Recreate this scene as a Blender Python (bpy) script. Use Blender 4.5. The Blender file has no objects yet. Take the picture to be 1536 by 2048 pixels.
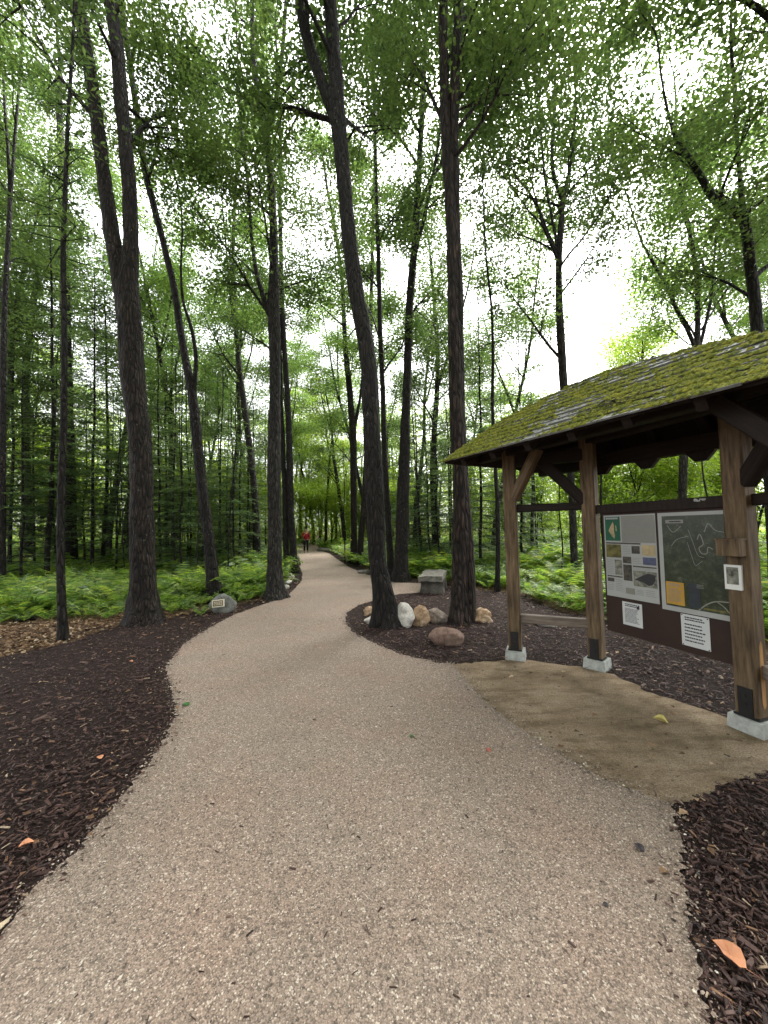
import bpy, bmesh, math, random
import numpy as np
from mathutils import Vector, Matrix, noise as mnoise

SC = bpy.context.scene
COL = SC.collection
R = math.radians

# ------------------------------------------------------------------ camera
F = 739.0                       # focal length in photo pixels (photo 1536 x 2048)
PITCH, ROLL, CAMZ = R(2.63), R(1.2), 1.6
_f = np.array([0, math.cos(PITCH), math.sin(PITCH)])
_u0 = np.array([0, -math.sin(PITCH), math.cos(PITCH)])
_r = math.cos(ROLL) * np.array([1., 0, 0]) - math.sin(ROLL) * _u0
_u = math.sin(ROLL) * np.array([1., 0, 0]) + math.cos(ROLL) * _u0
cam_d = bpy.data.cameras.new('camera')
cam = bpy.data.objects.new('camera', cam_d)
COL.objects.link(cam)
cam_d.sensor_fit = 'HORIZONTAL'
cam_d.sensor_width = 36
cam_d.lens = 36 * F / 1536
cam_d.clip_start = 0.05
cam_d.clip_end = 1000
cam.matrix_world = Matrix(((_r[0], _u[0], -_f[0], 0), (_r[1], _u[1], -_f[1], 0), (_r[2], _u[2], -_f[2], CAMZ), (0, 0, 0, 1)))
SC.camera = cam

# ------------------------------------------------------------------ sky, sun, exposure
SUN_EL, SUN_AZ = R(58), R(35)   # azimuth clockwise from +Y
world = bpy.data.worlds.new('World')
SC.world = world
world.use_nodes = True
wn, wl = world.node_tree.nodes, world.node_tree.links
wn.clear()
w_out = wn.new('ShaderNodeOutputWorld')
w_bg = wn.new('ShaderNodeBackground')
w_sky = wn.new('ShaderNodeTexSky')
w_sky.sky_type = 'NISHITA'
w_sky.sun_disc = False
w_sky.sun_elevation = SUN_EL
w_sky.sun_rotation = SUN_AZ
w_sky.air_density = 1.0
w_sky.dust_density = 4.0
w_hs = wn.new('ShaderNodeHueSaturation')       # overcast: nearly colourless
w_hs.inputs['Saturation'].default_value = 0.12
wl.new(w_sky.outputs['Color'], w_hs.inputs['Color'])
wl.new(w_hs.outputs['Color'], w_bg.inputs['Color'])
w_bg.inputs['Strength'].default_value = 0.15
wl.new(w_bg.outputs['Background'], w_out.inputs['Surface'])
sun_d = bpy.data.lights.new('sun', 'SUN')
sun_d.energy = 1.5
sun_d.angle = R(25)
sun_d.color = (1.0, 0.97, 0.92)
sun = bpy.data.objects.new('sun', sun_d)
COL.objects.link(sun)
_sd = Vector((math.sin(SUN_AZ) * math.cos(SUN_EL), math.cos(SUN_AZ) * math.cos(SUN_EL), math.sin(SUN_EL)))
sun.rotation_euler = (-_sd).to_track_quat('-Z', 'Y').to_euler()
SC.view_settings.view_transform = 'Standard'
SC.view_settings.look = 'None'
SC.view_settings.gamma = 1.0
SC.view_settings.exposure = 2.6
SC.cycles.max_bounces = 8
SC.cycles.diffuse_bounces = 4
SC.cycles.transmission_bounces = 4
SC.cycles.use_denoising = True

# ------------------------------------------------------------------ helpers
def ray(px, py):
    return _f + (px - 768) / F * _r + (1024 - py) / F * _u

def at(px, py, depth):          # point seen at a photo pixel, at forward distance depth (world Y)
    d = ray(px, py)
    return np.array([0, 0, CAMZ]) + d * (depth / d[1])

def gp(px, py, z=0.0):          # ground point seen at a pixel
    d = ray(px, py)
    return np.array([0, 0, CAMZ]) + d * ((z - CAMZ) / d[2])

def sstep(a, b, x):
    t = np.clip((np.asarray(x, float) - a) / (b - a), 0, 1)
    return t * t * (3 - 2 * t)

def ground_h(x, y):
    x = np.asarray(x, float); y = np.asarray(y, float)
    left = sstep(-9, -22, x) * sstep(10, 32, y) * 0.75
    right = sstep(7, 16, x) * sstep(10, 28, y) * 0.35
    far = sstep(40, 65, y) * 0.9
    return np.maximum(np.maximum(left, right), far)

def tag(o, label=None, cat=None, group=None, kind=None):
    if label: o['label'] = label
    if cat: o['category'] = cat
    if group: o['group'] = group
    if kind: o['kind'] = kind
    return o

def mk_mesh(name, verts, faces, mat=None, smooth=False):
    """faces: one array (n,k) or a list of such arrays"""
    me = bpy.data.meshes.new(name)
    if not isinstance(faces, list):
        faces = [faces]
    faces = [np.asarray(f, np.int32) for f in faces if len(f)]
    verts = np.asarray(verts, np.float32)
    me.vertices.add(len(verts))
    me.vertices.foreach_set('co', verts.ravel())
    nl = sum(f.size for f in faces); npoly = sum(len(f) for f in faces)
    me.loops.add(nl); me.polygons.add(npoly)
    me.loops.foreach_set('vertex_index', np.concatenate([f.ravel() for f in faces]))
    tot = np.concatenate([np.full(len(f), f.shape[1], np.int32) for f in faces])
    st = np.concatenate([[0], np.cumsum(tot)[:-1]]).astype(np.int32)
    me.polygons.foreach_set('loop_start', st)
    me.polygons.foreach_set('loop_total', tot)
    me.polygons.foreach_set('use_smooth', np.full(npoly, smooth, bool))
    me.update(calc_edges=True)
    if mat: me.materials.append(mat)
    return me

def obj(name, me, parent=None, loc=None):
    o = bpy.data.objects.new(name, me)
    COL.objects.link(o)
    if parent is not None: o.parent = parent
    if loc is not None: o.location = loc
    return o

def empty(name, loc=(0, 0, 0), rz=0):
    o = bpy.data.objects.new(name, None)
    o.empty_display_size = 0.2
    COL.objects.link(o)
    o.location = loc; o.rotation_euler = (0, 0, rz)
    return o

class MB:                      # mesh builder
    def __init__(s): s.v = []; s.f = {}; s.n = 0
    def add(s, v, f):
        v = np.asarray(v, float).reshape(-1, 3)
        if not isinstance(f, list): f = [f]
        for a in f:
            a = np.asarray(a, int)
            if a.size: s.f.setdefault(a.shape[1], []).append(a + s.n)
        s.v.append(v); s.n += len(v)
        return s
    def box(s, c, ax, ay, az, hx, hy, hz, bev=0.0):
        c = np.asarray(c, float); ax, ay, az = [np.asarray(a, float) / np.linalg.norm(a) for a in (ax, ay, az)]
        if bev <= 0:
            V = [c + i * hx * ax + j * hy * ay + k * hz * az for k in (-1, 1) for j in (-1, 1) for i in (-1, 1)]
            Fq = [[0, 2, 3, 1], [4, 5, 7, 6], [0, 1, 5, 4], [2, 6, 7, 3], [0, 4, 6, 2], [1, 3, 7, 5]]
            return s.add(V, np.array(Fq))
        # chamfered along az edges: octagonal section
        b = bev
        sec = [(hx - b, -hy), (hx, -hy + b), (hx, hy - b), (hx - b, hy), (-hx + b, hy), (-hx, hy - b), (-hx, -hy + b), (-hx + b, -hy)]
        V = [c + p * ax + q * ay + k * hz * az for k in (-1, 1) for p, q in sec]
        Q = [[i, (i + 1) % 8, 8 + (i + 1) % 8, 8 + i] for i in range(8)]
        return s.add(V, [np.array(Q), np.array([[7, 6, 5, 4, 3, 2, 1, 0], list(range(8, 16))])])
    def beam(s, a, b, w, h, up=(0, 0, 1), bev=0.008):
        a = np.asarray(a, float); b = np.asarray(b, float)
        d = b - a; L = np.linalg.norm(d); d /= L
        side = np.cross(d, up); side /= np.linalg.norm(side)
        upv = np.cross(side, d)
        return s.box((a + b) / 2, side, upv, d, w / 2, h / 2, L / 2, bev)
    def mesh(s, name, mat=None, smooth=False):
        return mk_mesh(name, np.concatenate(s.v), [np.concatenate(a) for a in s.f.values()], mat, smooth)
    def build(s, name, mat, parent=None, smooth=False):
        return obj(name, s.mesh(name, mat, smooth), parent)

def catmull(P, n):
    P = np.asarray(P, float)
    P = np.vstack([2 * P[0] - P[1], P, 2 * P[-1] - P[-2]])
    out = []
    for i in range(1, len(P) - 2):
        t = np.linspace(0, 1, n, endpoint=False)[:, None]
        a, b, c, d = P[i - 1], P[i], P[i + 1], P[i + 2]
        out.append(0.5 * (2 * b + (c - a) * t + (2 * a - 5 * b + 4 * c - d) * t ** 2 + (3 * b - a - 3 * c + d) * t ** 3))
    out.append(P[-2][None])
    return np.vstack(out)

def vnoise(rng, a, z, na, dz):
    """value noise periodic in a (0..1, na cells), step dz along z"""
    nz = int(z.max() / dz) + 3
    g = rng.random((nz, na))
    fa = a * na; ia = np.floor(fa).astype(int); ta = fa - ia; ta = ta * ta * (3 - 2 * ta)
    fz = z / dz; iz = np.floor(fz).astype(int); tz = fz - iz; tz = tz * tz * (3 - 2 * tz)
    g00 = g[iz, ia % na]; g01 = g[iz, (ia + 1) % na]; g10 = g[iz + 1, ia % na]; g11 = g[iz + 1, (ia + 1) % na]
    return (g00 * (1 - ta) + g01 * ta) * (1 - tz) + (g10 * (1 - ta) + g11 * ta) * tz

def tube(P, rad, sides=8, ridge=0.0, rng=None, flare=0.0, nridge=14):
    """P: centreline points; rad: radius per point; returns verts, quads"""
    P = np.asarray(P, float); n = len(P); rad = np.asarray(rad, float)
    T = np.gradient(P, axis=0); T /= np.linalg.norm(T, axis=1)[:, None]
    ref = np.array([1., 0, 0]) if abs(T[0][0]) < 0.9 else np.array([0, 1., 0])
    A = np.zeros_like(P); B = np.zeros_like(P)
    a = ref - T[0] * (ref @ T[0]); a /= np.linalg.norm(a)
    for i in range(n):
        a = a - T[i] * (a @ T[i]); a /= np.linalg.norm(a)
        A[i] = a; B[i] = np.cross(T[i], a)
    th = np.linspace(0, 2 * np.pi, sides, endpoint=False)
    rr = np.repeat(rad[:, None], sides, 1)
    s = np.concatenate([[0], np.cumsum(np.linalg.norm(np.diff(P, axis=0), axis=1))])
    if ridge > 0:
        aa = np.broadcast_to(th / (2 * np.pi), (n, sides)); zz = np.broadcast_to(s[:, None], (n, sides))
        nz = (vnoise(rng, aa, zz, nridge, 0.22) - 0.5) * 1.3 + (vnoise(rng, aa, zz, max(3, nridge // 3), 0.6) - 0.5) * 1.2
        rr = rr * (1 + ridge * nz)
    if flare > 0:
        k = np.exp(-s / 0.28)[:, None]
        ph = rng.random(3) * 6.28
        lob = 1 + 0.45 * np.sin(3 * th + ph[0]) + 0.35 * np.sin(5 * th + ph[1])
        rr = rr * (1 + flare * k * lob[None, :])
    V = P[:, None, :] + rr[..., None] * (np.cos(th)[None, :, None] * A[:, None, :] + np.sin(th)[None, :, None] * B[:, None, :])
    idx = np.arange(n * sides).reshape(n, sides)
    q = np.stack([idx[:-1], np.roll(idx, -1, 1)[:-1], np.roll(idx, -1, 1)[1:], idx[1:]], -1).reshape(-1, 4)
    cap = len(P) * sides
    V = V.reshape(-1, 3)
    return V, [q, idx[-1][None, :]]

def scatter(tv, tf, pos, Rm, s):
    """copies of a template at positions with rotation matrices and scales; returns verts, faces"""
    tv = np.asarray(tv, float); tf = np.asarray(tf, int)
    s = np.asarray(s, float)
    if s.ndim == 1: s = s[:, None]
    V = np.einsum('nij,nkj->nki', Rm, tv[None] * s[:, None, :]) + pos[:, None, :]
    Fc = tf[None] + (np.arange(len(pos)) * len(tv))[:, None, None]
    return V.reshape(-1, 3), Fc.reshape(-1, tf.shape[1])

def rot_mats(rng, n, tilt=0.4, yaw=None, tiltmean=0.0):
    yaw = rng.random(n) * 2 * np.pi if yaw is None else yaw
    t = rng.normal(tiltmean, tilt, n); ax = rng.random(n) * 2 * np.pi
    cz, sz = np.cos(yaw), np.sin(yaw)
    Z = np.zeros((n, 3, 3)); Z[:, 0, 0] = cz; Z[:, 0, 1] = -sz; Z[:, 1, 0] = sz; Z[:, 1, 1] = cz; Z[:, 2, 2] = 1
    k = np.stack([np.cos(ax), np.sin(ax), np.zeros(n)], 1)
    c, s_ = np.cos(t), np.sin(t)
    K = np.zeros((n, 3, 3)); K[:, 0, 2] = k[:, 1]; K[:, 1, 2] = -k[:, 0]; K[:, 2, 0] = -k[:, 1]; K[:, 2, 1] = k[:, 0]
    I = np.eye(3)[None]
    Tm = I + s_[:, None, None] * K + (1 - c)[:, None, None] * (K @ K)
    return Tm @ Z

def in_poly(x, y, poly):
    poly = np.asarray(poly)[:, :2]
    inside = np.zeros(len(x), bool); n = len(poly); j = n - 1
    for i in range(n):
        xi, yi = poly[i]; xj, yj = poly[j]
        if yi != yj:
            c = ((yi > y) != (yj > y)) & (x < (xj - xi) * (y - yi) / (yj - yi) + xi)
            inside ^= c
        j = i
    return inside

def edge_dist(x, y, line):
    line = np.asarray(line)[:, :2]
    d = np.full(len(x), 1e9)
    for a, b in zip(line[:-1], line[1:]):
        ab = b - a; L = ab @ ab + 1e-12
        t = np.clip(((x - a[0]) * ab[0] + (y - a[1]) * ab[1]) / L, 0, 1)
        d = np.minimum(d, np.hypot(x - a[0] - t * ab[0], y - a[1] - t * ab[1]))
    return d

# ------------------------------------------------------------------ materials
class NT:
    def __init__(s, name):
        s.m = bpy.data.materials.new(name); s.m.use_nodes = True
        s.t = s.m.node_tree; s.t.nodes.clear()
        s.out = s.n('ShaderNodeOutputMaterial')
    def n(s, typ, **kw):
        nd = s.t.nodes.new(typ)
        for k, v in kw.items(): setattr(nd, k, v)
        return nd
    def l(s, a, b): s.t.links.new(a, b)
    def inp(s, nd, **kw):
        for k, v in kw.items():
            k = k.replace('_', ' ')
            if hasattr(v, 'is_linked') or isinstance(v, bpy.types.NodeSocket): s.l(v, nd.inputs[k])
            else: nd.inputs[k].default_value = v
        return nd
    def coord(s, which='Object', scale=(1, 1, 1)):
        tc = s.n('ShaderNodeTexCoord'); mp = s.n('ShaderNodeMapping')
        mp.inputs['Scale'].default_value = scale
        s.l(tc.outputs[which], mp.inputs['Vector'])
        return mp.outputs['Vector']
    def noise(s, vec, scale, detail=4, rough=0.6):
        nd = s.n('ShaderNodeTexNoise'); s.l(vec, nd.inputs['Vector'])
        s.inp(nd, Scale=scale, Detail=detail, Roughness=rough)
        return nd.outputs['Fac']
    def voro(s, vec, scale, feature='F1', out='Distance'):
        nd = s.n('ShaderNodeTexVoronoi', feature=feature); s.l(vec, nd.inputs['Vector'])
        s.inp(nd, Scale=scale)
        return nd.outputs[out]
    def ramp(s, fac, stops, interp='LINEAR'):
        nd = s.n('ShaderNodeValToRGB'); nd.color_ramp.interpolation = interp
        el = nd.color_ramp.elements
        while len(el) < len(stops): el.new(0.5)
        for e, (p, c) in zip(el, stops):
            e.position = p; e.color = (*c, 1) if len(c) == 3 else c
        s.l(fac, nd.inputs['Fac'])
        return nd.outputs['Color']
    def mix(s, fac, a, b, mode='MIX'):
        nd = s.n('ShaderNodeMix', data_type='RGBA', blend_type=mode)
        for sock, v in ((nd.inputs['Factor'], fac), (nd.inputs['A'], a), (nd.inputs['B'], b)):
            pass
        ins = [i for i in nd.inputs if i.type == 'RGBA']
        fi = [i for i in nd.inputs if i.name == 'Factor' and i.type == 'VALUE'][0]
        for sock, v in ((fi, fac), (ins[0], a), (ins[1], b)):
            if isinstance(v, bpy.types.NodeSocket): s.l(v, sock)
            elif sock.type == 'RGBA': sock.default_value = (*v, 1)
            else: sock.default_value = v
        return [o for o in nd.outputs if o.type == 'RGBA'][0]
    def math(s, op, a, b=None):
        nd = s.n('ShaderNodeMath', operation=op)
        for i, v in enumerate((a, b)):
            if v is None: continue
            if isinstance(v, bpy.types.NodeSocket): s.l(v, nd.inputs[i])
            else: nd.inputs[i].default_value = v
        return nd.outputs[0]
    def bump(s, h, strength=0.5, dist=0.01):
        nd = s.n('ShaderNodeBump'); s.l(h, nd.inputs['Height'])
        s.inp(nd, Strength=strength, Distance=dist)
        return nd.outputs['Normal']
    def bsdf(s, color, rough=0.8, normal=None, spec=0.3, **kw):
        nd = s.n('ShaderNodeBsdfPrincipled')
        if isinstance(color, bpy.types.NodeSocket): s.l(color, nd.inputs['Base Color'])
        else: nd.inputs['Base Color'].default_value = (*color, 1)
        if isinstance(rough, bpy.types.NodeSocket): s.l(rough, nd.inputs['Roughness'])
        else: nd.inputs['Roughness'].default_value = rough
        nd.inputs['Specular IOR Level'].default_value = spec
        for k, v in kw.items(): nd.inputs[k.replace('_', ' ')].default_value = v
        if normal is not None: s.l(normal, nd.inputs['Normal'])
        return nd.outputs[0]
    def done(s, sh):
        s.l(sh, s.out.inputs['Surface']); return s.m
    def island(s):
        return s.n('ShaderNodeNewGeometry').outputs['Random Per Island']

def mat_leaf(name, cols, trans=0.45, rough=0.45):
    t = NT(name)
    c = t.ramp(t.island(), [(i / (len(cols) - 1), k) for i, k in enumerate(cols)])
    # clumps of slightly different tone through the crown
    tone = t.ramp(t.noise(t.coord('Object'), 0.55, 2), [(0.3, (0.75, 0.85, 0.8)), (0.7, (1.15, 1.1, 0.9))])
    c = t.mix(1.0, c, tone, 'MULTIPLY')
    p = t.bsdf(c, rough, spec=0.3)
    tr = t.n('ShaderNodeBsdfTranslucent')
    t.l(t.mix(1.0, c, (1.95, 2.0, 1.3), 'MULTIPLY'), tr.inputs['Color'])
    mx = t.n('ShaderNodeMixShader'); mx.inputs[0].default_value = trans
    t.l(p, mx.inputs[1]); t.l(tr.outputs[0], mx.inputs[2])
    return t.done(mx.outputs[0])

def mat_bark(name, dark, light, lichen=0.5, scale=1.0, lichcol=(0.42, 0.42, 0.36)):
    t = NT(name)
    v = t.coord('Object', (9 * scale, 9 * scale, 1.6 * scale))
    n1 = t.noise(v, 3.0, 6, 0.65)
    n2 = t.voro(v, 2.4, 'DISTANCE_TO_EDGE')
    crack = t.ramp(n2, [(0.0, (0, 0, 0)), (0.22, (1, 1, 1))])
    c = t.ramp(n1, [(0.36, dark), (0.52, tuple((a + b) * 0.42 for a, b in zip(dark, light))), (0.70, tuple(k * 1.5 for k in light))])
    c = t.mix(1.0, c, t.mix(0.85, (1, 1, 1), crack), 'MULTIPLY')
    big = t.ramp(t.noise(t.coord('Object'), 1.3, 3), [(0.35, (0.75, 0.75, 0.75)), (0.7, (1.2, 1.15, 1.1))])
    c = t.mix(1.0, c, big, 'MULTIPLY')
    lv = t.coord('Object', (1, 1, 0.45))
    lm = t.ramp(t.noise(lv, 34, 4, 0.6), [(0.66 - 0.04 * lichen, (0, 0, 0)), (0.74 - 0.04 * lichen, (1, 1, 1))])
    lm2 = t.ramp(t.noise(t.coord('Object'), 2.2, 2), [(0.45, (0, 0, 0)), (0.6, (1, 1, 1))])
    c = t.mix(t.math('MULTIPLY', lm, t.math('MULTIPLY', lm2, min(1, lichen))), c, lichcol)
    h = t.math('ADD', t.math('MULTIPLY', n1, 0.6), t.math('MULTIPLY', crack, 0.7))
    return t.done(t.bsdf(c, 0.75, t.bump(h, 1.0, 0.04), spec=0.3))

def mat_wood(name, c1, c2, rough=0.7, scale=1.0):
    t = NT(name)
    v = t.coord('Object', (14 * scale, 14 * scale, 1.4 * scale))
    n = t.noise(v, 2.5, 6, 0.6)
    n2 = t.noise(t.coord('Object'), 2.0, 3)
    c = t.ramp(n, [(0.28, c1), (0.75, c2)])
    c = t.mix(1.0, c, t.ramp(n2, [(0.3, (0.65, 0.62, 0.6)), (0.7, (1.25, 1.2, 1.15))]), 'MULTIPLY')
    return t.done(t.bsdf(c, rough, t.bump(n, 0.4, 0.006), spec=0.25))

def mat_plain(name, c, rough=0.8, var=0.25, scale=6, bump=0.2, spec=0.3, metal=0):
    t = NT(name)
    n = t.noise(t.coord('Object'), scale, 5, 0.65)
    col = t.ramp(n, [(0.3, tuple(k * (1 - var) for k in c)), (0.72, tuple(min(1, k * (1 + var)) for k in c))])
    return t.done(t.bsdf(col, rough, t.bump(n, bump, 0.01), spec=spec, Metallic=metal))

def mat_rock(name, c1, c2, c3, scale=5):
    t = NT(name)
    v = t.coord('Object')
    n = t.noise(v, scale, 8, 0.7); n2 = t.noise(v, scale * 6, 4, 0.7)
    c = t.ramp(n, [(0.3, c1), (0.5, c2), (0.72, c3)])
    c = t.mix(0.5, c, t.ramp(n2, [(0.3, (0.35, 0.35, 0.35)), (0.6, (1, 1, 1))]), 'MULTIPLY')
    cr = t.ramp(t.voro(v, scale * 1.3, 'DISTANCE_TO_EDGE'), [(0.0, (0.3, 0.3, 0.3)), (0.05, (1, 1, 1))])
    c = t.mix(0.45, c, cr, 'MULTIPLY')
    return t.done(t.bsdf(c, 0.85, t.bump(t.math('ADD', n, t.math('MULTIPLY', n2, 0.5)), 0.7, 0.02), spec=0.25))

def mat_island(name, stops, rough=0.8, spec=0.3, noise_mul=True):
    t = NT(name)
    c = t.ramp(t.island(), stops)
    if noise_mul:
        n = t.noise(t.coord('Object'), 60, 3)
        c = t.mix(0.7, c, t.ramp(n, [(0.3, (0.5, 0.5, 0.5)), (0.7, (1.3, 1.3, 1.3))]), 'MULTIPLY')
    return t.done(t.bsdf(c, rough, spec=spec))

M = {}
M['leaf_a'] = mat_leaf('leaf_maple', [(0.037, 0.064, 0.028), (0.056, 0.09, 0.035), (0.08, 0.12, 0.041), (0.06, 0.086, 0.04)], 0.48)
M['leaf_b'] = mat_leaf('leaf_bright', [(0.055, 0.10, 0.036), (0.082, 0.138, 0.043), (0.115, 0.172, 0.048), (0.07, 0.115, 0.043)], 0.5)
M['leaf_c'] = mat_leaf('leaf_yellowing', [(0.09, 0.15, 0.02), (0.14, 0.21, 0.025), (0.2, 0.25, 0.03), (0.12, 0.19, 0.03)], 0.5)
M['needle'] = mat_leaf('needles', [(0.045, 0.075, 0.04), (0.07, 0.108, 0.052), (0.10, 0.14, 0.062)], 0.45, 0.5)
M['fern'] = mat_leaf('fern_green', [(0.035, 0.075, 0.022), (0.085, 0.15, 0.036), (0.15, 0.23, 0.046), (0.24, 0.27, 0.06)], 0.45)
M['leaf_far'] = mat_leaf('leaf_far', [(0.11, 0.16, 0.04), (0.15, 0.21, 0.05), (0.2, 0.25, 0.055), (0.14, 0.19, 0.05)], 0.55)  # paler leaf colour stands in for backlight deep in the wood
M['bark_dark'] = mat_bark('bark_wet_dark', (0.005, 0.004, 0.0035), (0.032, 0.024, 0.019), 0.5)
M['bark_brown'] = mat_bark('bark_brown', (0.008, 0.0055, 0.004), (0.052, 0.035, 0.026), 0.55)
M['bark_red'] = mat_bark('bark_shaggy_reddish', (0.012, 0.008, 0.006), (0.066, 0.041, 0.031), 0.2, 0.8)
M['bark_grey'] = mat_bark('bark_grey', (0.014, 0.013, 0.011), (0.07, 0.062, 0.052), 0.6)
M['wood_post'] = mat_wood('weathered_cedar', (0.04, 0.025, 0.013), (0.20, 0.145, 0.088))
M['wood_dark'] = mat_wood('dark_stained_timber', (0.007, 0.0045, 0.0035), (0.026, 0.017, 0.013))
M['wood_pale'] = mat_wood('fresh_cut_wood', (0.32, 0.17, 0.06), (0.5, 0.29, 0.12))
M['wood_grey'] = mat_wood('greyed_board', (0.09, 0.075, 0.065), (0.24, 0.2, 0.17))
M['board'] = mat_plain('brown_board', (0.028, 0.014, 0.010), 0.6, 0.25, 3, 0.1)
M['steel'] = mat_plain('black_steel', (0.008, 0.008, 0.009), 0.45, 0.2, 20, 0.05, 0.4)
M['concrete'] = mat_plain('concrete', (0.33, 0.34, 0.32), 0.9, 0.3, 18, 0.4)
M['paper'] = mat_plain('paper_white', (0.33, 0.335, 0.325), 0.5, 0.06, 4, 0.0)  # white poster paper, its colour darkened to carry the roof's shade
M['paper_warm'] = mat_plain('paper_warm_grey', (0.19, 0.19, 0.165), 0.35, 0.06, 4, 0.0, 0.5)
M['paper_new'] = mat_plain('paper_fresh', (0.5, 0.51, 0.51), 0.5, 0.06, 4, 0.0)  # same white paper left brighter for the lower notices, less shaded by the roof
M['ink'] = mat_plain('ink', (0.03, 0.03, 0.035), 0.6, 0.2, 20, 0.0)
M['ink_grey'] = mat_plain('ink_grey', (0.2, 0.2, 0.2), 0.6, 0.2, 20, 0.0)
M['yellow_paper'] = mat_plain('yellow_paper', (0.42, 0.24, 0.04), 0.6, 0.1, 6, 0.0)
M['green_print'] = mat_plain('green_print', (0.01, 0.085, 0.045), 0.4, 0.15, 6, 0.0)
M['orange_print'] = mat_plain('orange_print', (0.34, 0.27, 0.15), 0.4, 0.4, 12, 0.0)
M['blue_print'] = mat_plain('blue_print', (0.07, 0.08, 0.14), 0.4, 0.5, 14, 0.0)
M['lake_print'] = mat_plain('lake_print', (0.035, 0.042, 0.05), 0.3, 0.3, 8, 0.0)
M['dark_print'] = mat_plain('dark_photo_print', (0.06, 0.055, 0.045), 0.4, 0.75, 22, 0.0)
M['olive_print'] = mat_plain('olive_photo_print', (0.11, 0.1, 0.03), 0.4, 0.7, 18, 0.0)
M['grey_print'] = mat_plain('grey_photo_print', (0.17, 0.17, 0.14), 0.4, 0.75, 24, 0.0)
M['white_plastic'] = mat_plain('white_frame', (0.66, 0.66, 0.63), 0.45, 0.05, 4, 0.0)
M['pendant'] = mat_plain('plaque_bronze', (0.16, 0.11, 0.06), 0.5, 0.3, 30, 0.1)
M['plaque_white'] = mat_plain('plaque_cream', (0.7, 0.64, 0.5), 0.5, 0.08, 10, 0.0)

# aerial photograph print of the map poster
def mat_map():
    t = NT('aerial_map_print')
    v = t.coord('Object')
    n = t.noise(v, 13, 8, 0.8)
    c = t.ramp(n, [(0.36, (0.007, 0.012, 0.005)), (0.52, (0.02, 0.031, 0.012)), (0.62, (0.055, 0.066, 0.042)), (0.75, (0.17, 0.17, 0.15))])
    return t.done(t.bsdf(c, 0.3, spec=0.5))
M['map'] = mat_map()

def mat_path():
    t = NT('gravel_path')
    v = t.coord('Object')
    vo = t.n('ShaderNodeTexVoronoi', feature='F1'); t.l(v, vo.inputs['Vector']); t.inp(vo, Scale=165, Randomness=1.0)
    vo2 = t.n('ShaderNodeTexVoronoi', feature='F1'); t.l(v, vo2.inputs['Vector']); t.inp(vo2, Scale=95, Randomness=1.0)
    sep = t.n('ShaderNodeSeparateColor'); t.l(vo.outputs['Color'], sep.inputs[0])
    sep2 = t.n('ShaderNodeSeparateColor'); t.l(vo2.outputs['Color'], sep2.inputs[0])
    st = [(0.0, (0.10, 0.08, 0.063)), (0.15, (0.18, 0.145, 0.113)), (0.55, (0.275, 0.211, 0.167)), (0.88, (0.345, 0.272, 0.218)), (1.0, (0.54, 0.48, 0.4))]
    c1 = t.ramp(sep.outputs[0], st)
    c2 = t.ramp(sep2.outputs[0], st)
    c = t.mix(t.math('GREATER_THAN', sep2.outputs[1], 0.72), c1, c2)
    gap = t.ramp(vo.outputs['Distance'], [(0.35, (1, 1, 1)), (0.75, (0.45, 0.42, 0.4))])
    c = t.mix(0.8, c, gap, 'MULTIPLY')
    pink = t.ramp(t.noise(v, 1.6, 4, 0.6), [(0.45, (1, 1, 1)), (0.72, (1.05, 0.96, 0.93))])
    c = t.mix(1.0, c, pink, 'MULTIPLY')
    wear = t.ramp(t.noise(v, 0.7, 3, 0.6), [(0.3, (0.86, 0.85, 0.84)), (0.7, (1.1, 1.1, 1.1))])
    c = t.mix(1.0, c, wear, 'MULTIPLY')
    h = t.math('SUBTRACT', 1.0, vo.outputs['Distance'])
    hb = t.math('ADD', h, t.math('MULTIPLY', t.math('SUBTRACT', 1.0, vo2.outputs['Distance']), 0.6))
    return t.done(t.bsdf(c, 0.75, t.bump(hb, 0.55, 0.006), spec=0.3))
M['path'] = mat_path()

def mat_sand():
    t = NT('packed_sand')
    v = t.coord('Object')
    n = t.noise(v, 2.2, 6, 0.65); f = t.noise(v, 90, 4, 0.7)
    c = t.ramp(n, [(0.3, (0.18, 0.13, 0.08)), (0.5, (0.30, 0.228, 0.15)), (0.72, (0.39, 0.31, 0.22))])
    c = t.mix(0.7, c, t.ramp(f, [(0.3, (0.6, 0.6, 0.6)), (0.7, (1.3, 1.3, 1.3))]), 'MULTIPLY')
    m = t.noise(t.coord('Object', (1, 1.8, 1)), 7, 7, 0.75)
    dark = t.ramp(t.noise(t.coord('Object', (0.7, 2.2, 1)), 3.2, 6, 0.7), [(0.40, (0.62, 0.58, 0.54)), (0.52, (1, 1, 1))])
    c = t.mix(0.8, c, dark, 'MULTIPLY')
    g = t.ramp(t.noise(v, 210, 2, 0.6), [(0.35, (0.55, 0.52, 0.5)), (0.65, (1.35, 1.35, 1.35))])
    c = t.mix(0.85, c, g, 'MULTIPLY')
    h = t.math('ADD', t.math('MULTIPLY', m, 1.0), t.math('MULTIPLY', f, 0.15))
    return t.done(t.bsdf(c, 0.9, t.bump(h, 1.0, 0.06), spec=0.15))
M['sand'] = mat_sand()

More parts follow.
